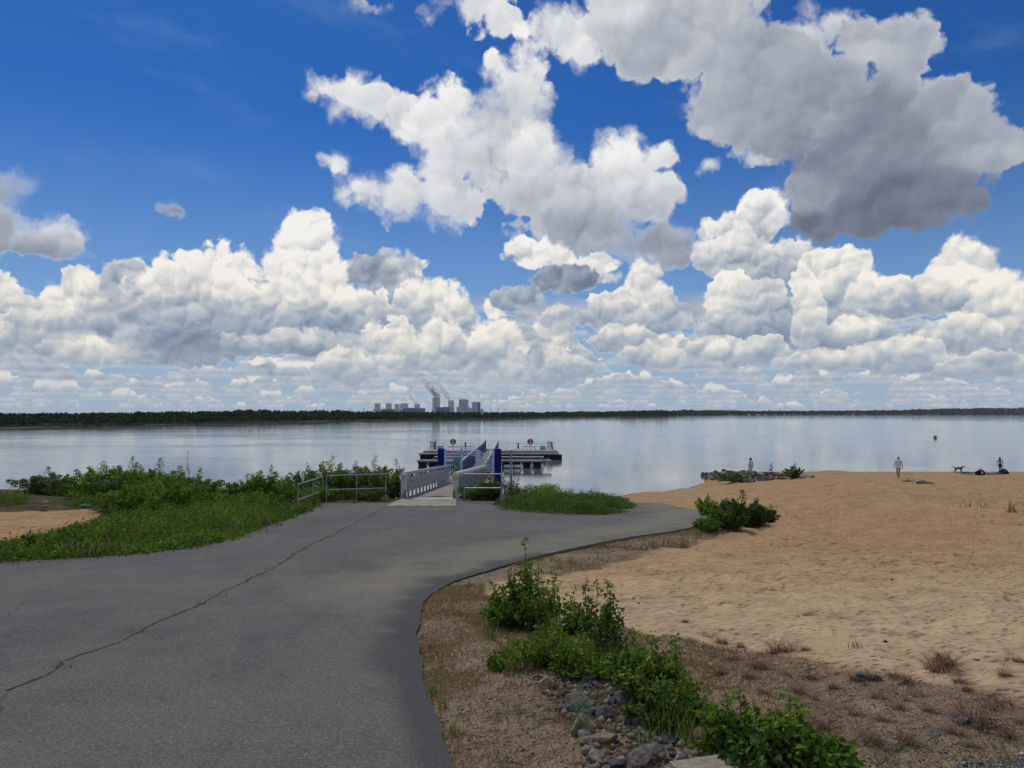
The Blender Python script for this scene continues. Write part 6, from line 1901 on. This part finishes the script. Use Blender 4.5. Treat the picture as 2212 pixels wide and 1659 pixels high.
def stone_obj(kind, shape, name='stone'):
    key = (kind, shape)
    if key not in base_stones:
        base_stones[key] = stone_mesh(name, 500 + shape * 7 + kind, [(1, .8, .6), (1.2, .9, .45), (.9, .9, .8), (1.4, .7, .5), (1, 1, .35)][shape % 5], STONES[kind])
    return link(bpy.data.objects.new(name, base_stones[key]))
def lay(px, py, size, kind, shape, label, group=None, rz=None, tilt=.2, sink=.22, cat='stone', name='stone'):
    x, y, z = hit(px, py); o = stone_obj(kind, shape, name)
    o.location = (x, y, G1(x, y) + size * (.25 - sink) ); o.scale = (size,) * 3
    o.rotation_euler = (rng.uniform(-tilt, tilt), rng.uniform(-tilt, tilt), rng.uniform(0, 6.28) if rz is None else rz)
    return tag(o, label, cat, group)
SR = random.Random(77)
# heap of stones at the foot of the bushes
spots = []
heap = [(1155,1478),(1210,1462),(1290,1470),(1330,1500),(1400,1545),(1450,1560),(1530,1600),(1560,1640),(1560,1690),(1290,1690),(1262,1620),(1240,1560),(1180,1520)]
HP = hits(heap)
HPn = np.array(HP); tries = 0
while len(spots) < 96 and tries < 6000:
    tries += 1
    x, y = SR.uniform(HPn[:, 0].min(), HPn[:, 0].max()), SR.uniform(HPn[:, 1].min(), HPn[:, 1].max())
    if not in_poly([x], [y], HP)[0]: continue
    s = SR.choice([.08, .10, .12, .15, .19, .24]) * SR.uniform(.8, 1.1)
    if any(math.hypot(x - a, y - b) < .36 * (s + c) for a, b, c in spots): continue
    spots.append((x, y, s))
for (x, y, s) in spots:
    k = SR.choices([0, 1, 2, 3, 4], [60, 8, 7, 7, 18])[0]
    o = stone_obj(k, SR.randrange(8))
    o.location = (x, y, G1(x, y) + s * .12); o.scale = (s, s, s * SR.uniform(.8, 1.1)); o.rotation_euler = (SR.uniform(-.5, .5), SR.uniform(-.5, .5), SR.uniform(0, 6.28))
    tag(o, 'broken angular stone lying in the heap below the leafy bushes', 'stone', 'stones of the foreground heap')
for (a, b, s, k, sh, l) in [(1293,1605,.27,2,3,'upright wedge of pale brown stone at the lower left of the stone heap'),(1296,1640,.22,2,0,'yellowish block below the upright wedge, at the bottom edge'),
    (1375,1572,.24,0,2,'large blue grey cracked stone in the middle of the stone heap'),(1355,1540,.28,0,4,'flat dark slab under the leafy bush'),(1440,1600,.22,0,0,'grey stone with a flat face right of the middle of the heap'),
    (1183,1109,.42,3,0,'single white stone at the front edge of the leafy island'),(1878,1468,.20,0,3,'grey longish stone on the sand at lower right'),(2072,1545,.24,0,4,'dark flat stone among reddish tufts at far lower right'),
    (2105,1430,.12,1,4,'small brown clod on the pale sand above the reddish tufts'),(1722,1330,.05,4,2,'tiny dark pebble alone on the open sand'),(2020,1580,.16,4,0,'small grey stone near the bottom right gravel'),
    (1368,1137+255,.20,1,0,'reddish stone behind the large glossy bush'),(1345,1400,.18,0,2,'grey stone at the foot of the slim reddish birch')]:
    lay(a, b, s, k, sh, l)
for (a, b, s, k, sh, l) in [(1958,1040,1.1,1,3,'brown stone half buried right of the person in the white shirt'),(1972,1040,.8,3,0,'pale stone touching the brown one behind the person in the white shirt'),(1995,1044,.9,0,1,'flat grey stone on the beach further right of the brown one'),
    (2010,1046,.7,0,1,'second flat grey stone at the right of the beach pair'),(1876,1040,.7,1,4,'low clump of brown debris on the dune left of the person'),(1487,1052,.9,0,3,'dark wet stone at the waterline left of the stone pile'),(2112,1014.6,.8,0,2,'small dark stone at the waterline behind the blanket')]:
    lay(a, b, s * .9, k, sh, l)
# concrete block at the bottom edge
x, y, z = hit(1548, 1692)
m = MB(); m.box(-.30, .16, -.30, .13, -.2, .07); o = m.build('concrete_block', mat('old_concrete', (.27, .235, .18), .95, noise_amt=.25, nscale=14, bump=.01, bscale=60), bevel=.03)
o.location = (x, y, G1(x, y) + .03); o.rotation_euler = (0, -.03, .22); tag(o, 'flat corner of a pale concrete block at the bottom edge of the stone heap', 'block')

# ---- stone groyne on the beach
gp = [at(a, 1000, d)[:2] for a, d in ((1512, 82), (1522, 76), (1560, 70), (1590, 66.5), (1640, 65), (1668, 66.5), (1700, 68), (1712, 71), (1672, 74), (1640, 77), (1590, 82), (1545, 84.5))]
GPA = np.array(gp)
ridge = lambda x, y: np.clip(dist_line([x], [y], gp, True)[0] / 1.8, 0, 1)
cnt = 0; used = []
while cnt < 152:
    x, y = SR.uniform(GPA[:, 0].min(), GPA[:, 0].max()), SR.uniform(64, 86)
    if not in_poly([x], [y], gp)[0]: continue
    rgd = ridge(x, y)
    s = SR.uniform(.38, .85)
    k = SR.choices([0, 1, 2, 3, 4], [46, 10, 8, 30, 6])[0]
    o = stone_obj(k, SR.randrange(5))
    o.location = (x, y, max(G1(x, y), 0) + s * .12 + SR.uniform(0, .42) * rgd); o.scale = (s, s, s); o.rotation_euler = (SR.uniform(-.6, .6), SR.uniform(-.6, .6), SR.uniform(0, 6.28))
    tag(o, 'rough grey stone in the pile running from the beach into the lake', 'stone', 'stones of the pile at the waterline'); cnt += 1
for i in range(22):
    t = SR.random(); x, y = 22.6 + t * 3.6 + SR.uniform(-.4, .4), 66.0 + t * 2.5 + SR.uniform(-1.2, 1.2); s = SR.uniform(.3, .75)
    o = stone_obj(SR.choices([0, 1, 3, 4], [40, 20, 30, 10])[0], SR.randrange(5)); o.location = (x, y, G1(x, y) + s * .12); o.scale = (s,) * 3; o.rotation_euler = (SR.uniform(-.4, .4), SR.uniform(-.4, .4), SR.uniform(0, 6.28))
    tag(o, 'loose stone in the string leading right from the pile to the round shrub', 'stone', 'loose stones between pile and round shrub')
px_shrub(1585, 1050, 66.5, 1022, 30, 'dark', 1300, .13, 260, 'low dark bush growing among the stones of the pile', stems=12, spire=.4)
px_shrub(1560, 1040, 70, 1022, 18, 'light', 500, .13, 261, 'small light bush growing on the stone pile', stems=8, spire=.4)
px_shrub(1612, 1052, 66, 1034, 22, 'silver', 500, .12, 262, 'grey green low bush at the right foot of the stone pile', stems=8, spire=.4)
# cairn
x, y = X_at(1664, 70), 70.0
root = empty('cairn', (x, y, G1(x, y))); tag(root, 'slim cairn of stacked stones right of the person in white', 'cairn')
zz = 0
for i, s in enumerate((.62, .52, .44, .38, .32, .24)):
    o = stone_obj((1, 4, 1, 4, 0, 0)[i], i % 5, 'cairn_stone'); o.parent = root; o.scale = (s, s, s * .9); o.location = ((-.04, .05, -.03, .03, -.02, .02)[i], 0, zz + s * .25); o.rotation_euler = (0, 0, i * 1.3); zz += s * .52
x, y, _ = hit(96, 1102); root = empty('cairn', (x, y, G1(x, y))); tag(root, 'little cairn of flat stones on the left sand mound', 'cairn'); zz = 0
for i, s in enumerate((.34, .36, .30)):
    o = stone_obj((1, 3, 2)[i], (4, 1, 4)[i], 'cairn_stone'); o.parent = root; o.scale = (s, s, s); o.location = (0, .02 * i, zz + s * .15); zz += s * .4
for (a, b, s, k, sh, l) in [(204,1092,1.0,3,4,'grey slab pile behind the left sand mound'),(216,1096,.8,0,4,'second grey slab behind the left sand mound'),(372,1139,.9,0,4,'grey stones half hidden in the low green herbs'),(392,1142,.6,1,4,'orange brown stone beside the hidden grey stones')]:
    lay(a, b, s, k, sh, l)
# ---- pebbles and chips on the verge
def pebbles(name, poly, n, s0, s1, bbox, seed, m, label, dens=None, on=False):
    r_ = np.random.RandomState(seed); x, y = r_.uniform(bbox[0], bbox[1], n * 4), r_.uniform(bbox[2], bbox[3], n * 4)
    k = in_poly(x, y, poly) & (in_poly(x, y, ROAD) == on)
    if dens is not None: k &= r_.rand(n * 4) < dens(x, y)
    x, y = x[k][:n], y[k][:n]; c = len(x)
    O = np.array([[1, 0, 0], [0, 1, 0], [-1, 0, 0], [0, -1, 0], [0, 0, .7], [0, 0, -.6]]); Fo = np.array([[0, 1, 4], [1, 2, 4], [2, 3, 4], [3, 0, 4], [1, 0, 5], [2, 1, 5], [3, 2, 5], [0, 3, 5]])
    s = s0 + (s1 - s0) * r_.rand(c) ** 3; a = r_.uniform(0, 6.28, c)
    V = np.repeat(O[None], c, 0) * s[:, None, None] * r_.uniform(.6, 1.2, (c, 6, 1))
    Vx = V[:, :, 0] * np.cos(a)[:, None] - V[:, :, 1] * np.sin(a)[:, None]; Vy = V[:, :, 0] * np.sin(a)[:, None] + V[:, :, 1] * np.cos(a)[:, None]
    V = np.stack([Vx + x[:, None], Vy + y[:, None], V[:, :, 2] + ((land_z(x, y) + .012 if on else gzn(x, y)) + s * .2)[:, None]], -1).reshape(-1, 3)
    Fc = (np.arange(c)[:, None, None] * 6 + Fo[None]).reshape(-1, 3)
    return tag(np_mesh(name, V, Fc, m, attrs={'tint': np.repeat(r_.rand(c), 8)}), label, None, kind='stuff')
PEB = mat('pebble', (.3, .25, .2), .9, tint=[(.09, .08, .085), (.22, .16, .11), (.34, .26, .18), (.46, .43, .38)])
pebbles('pebbles', VERGE, 15000, .004, .020, (-1.5, 12, 2.8, 14), 5, PEB, 'fine gravel scattered over the verge and lower right ground')
pebbles('pebbles', Z_PATH, 2500, .005, .03, (2, 10, 1, 6), 6, PEB, 'grey chippings on the dark path at the bottom right corner')
pebbles('pebbles', Z_SAND, 700, .008, .035, (1, 30, 8, 50), 7, mat('sand_debris', (.07, .05, .04), .9, tint=[(.03, .025, .02), (.10, .06, .04), (.18, .12, .08)]), 'dark bits of bark and pebbles strewn over the sand')

pebbles('rubble', gp, 1500, .07, .24, (GPA[:, 0].min(), GPA[:, 0].max(), 64, 86), 9, mat('rubble_stone', (.2, .18, .16), .9, tint=[(.07, .07, .072), (.15, .13, .11), (.24, .23, .20)]), 'small rubble filling the gaps of the stone pile at the waterline')
pebbles('rubble', HP, 700, .02, .06, (HPn[:, 0].min(), HPn[:, 0].max(), HPn[:, 1].min(), HPn[:, 1].max()), 10, bpy.data.materials['rubble_stone'], 'small rubble between the foreground stones')

spill = lambda x, y: np.exp(-dist_line(x, y, road_right_s) / .22) * (.25 + sstep(.45, .6, fbm(x * .8, y * .8, 3, 66)))
pebbles('pebbles', ROAD, 2600, .004, .016, (-1.6, 9, 3.5, 22), 12, PEB, 'grit spilled from the verge over the asphalt edge', spill, True)
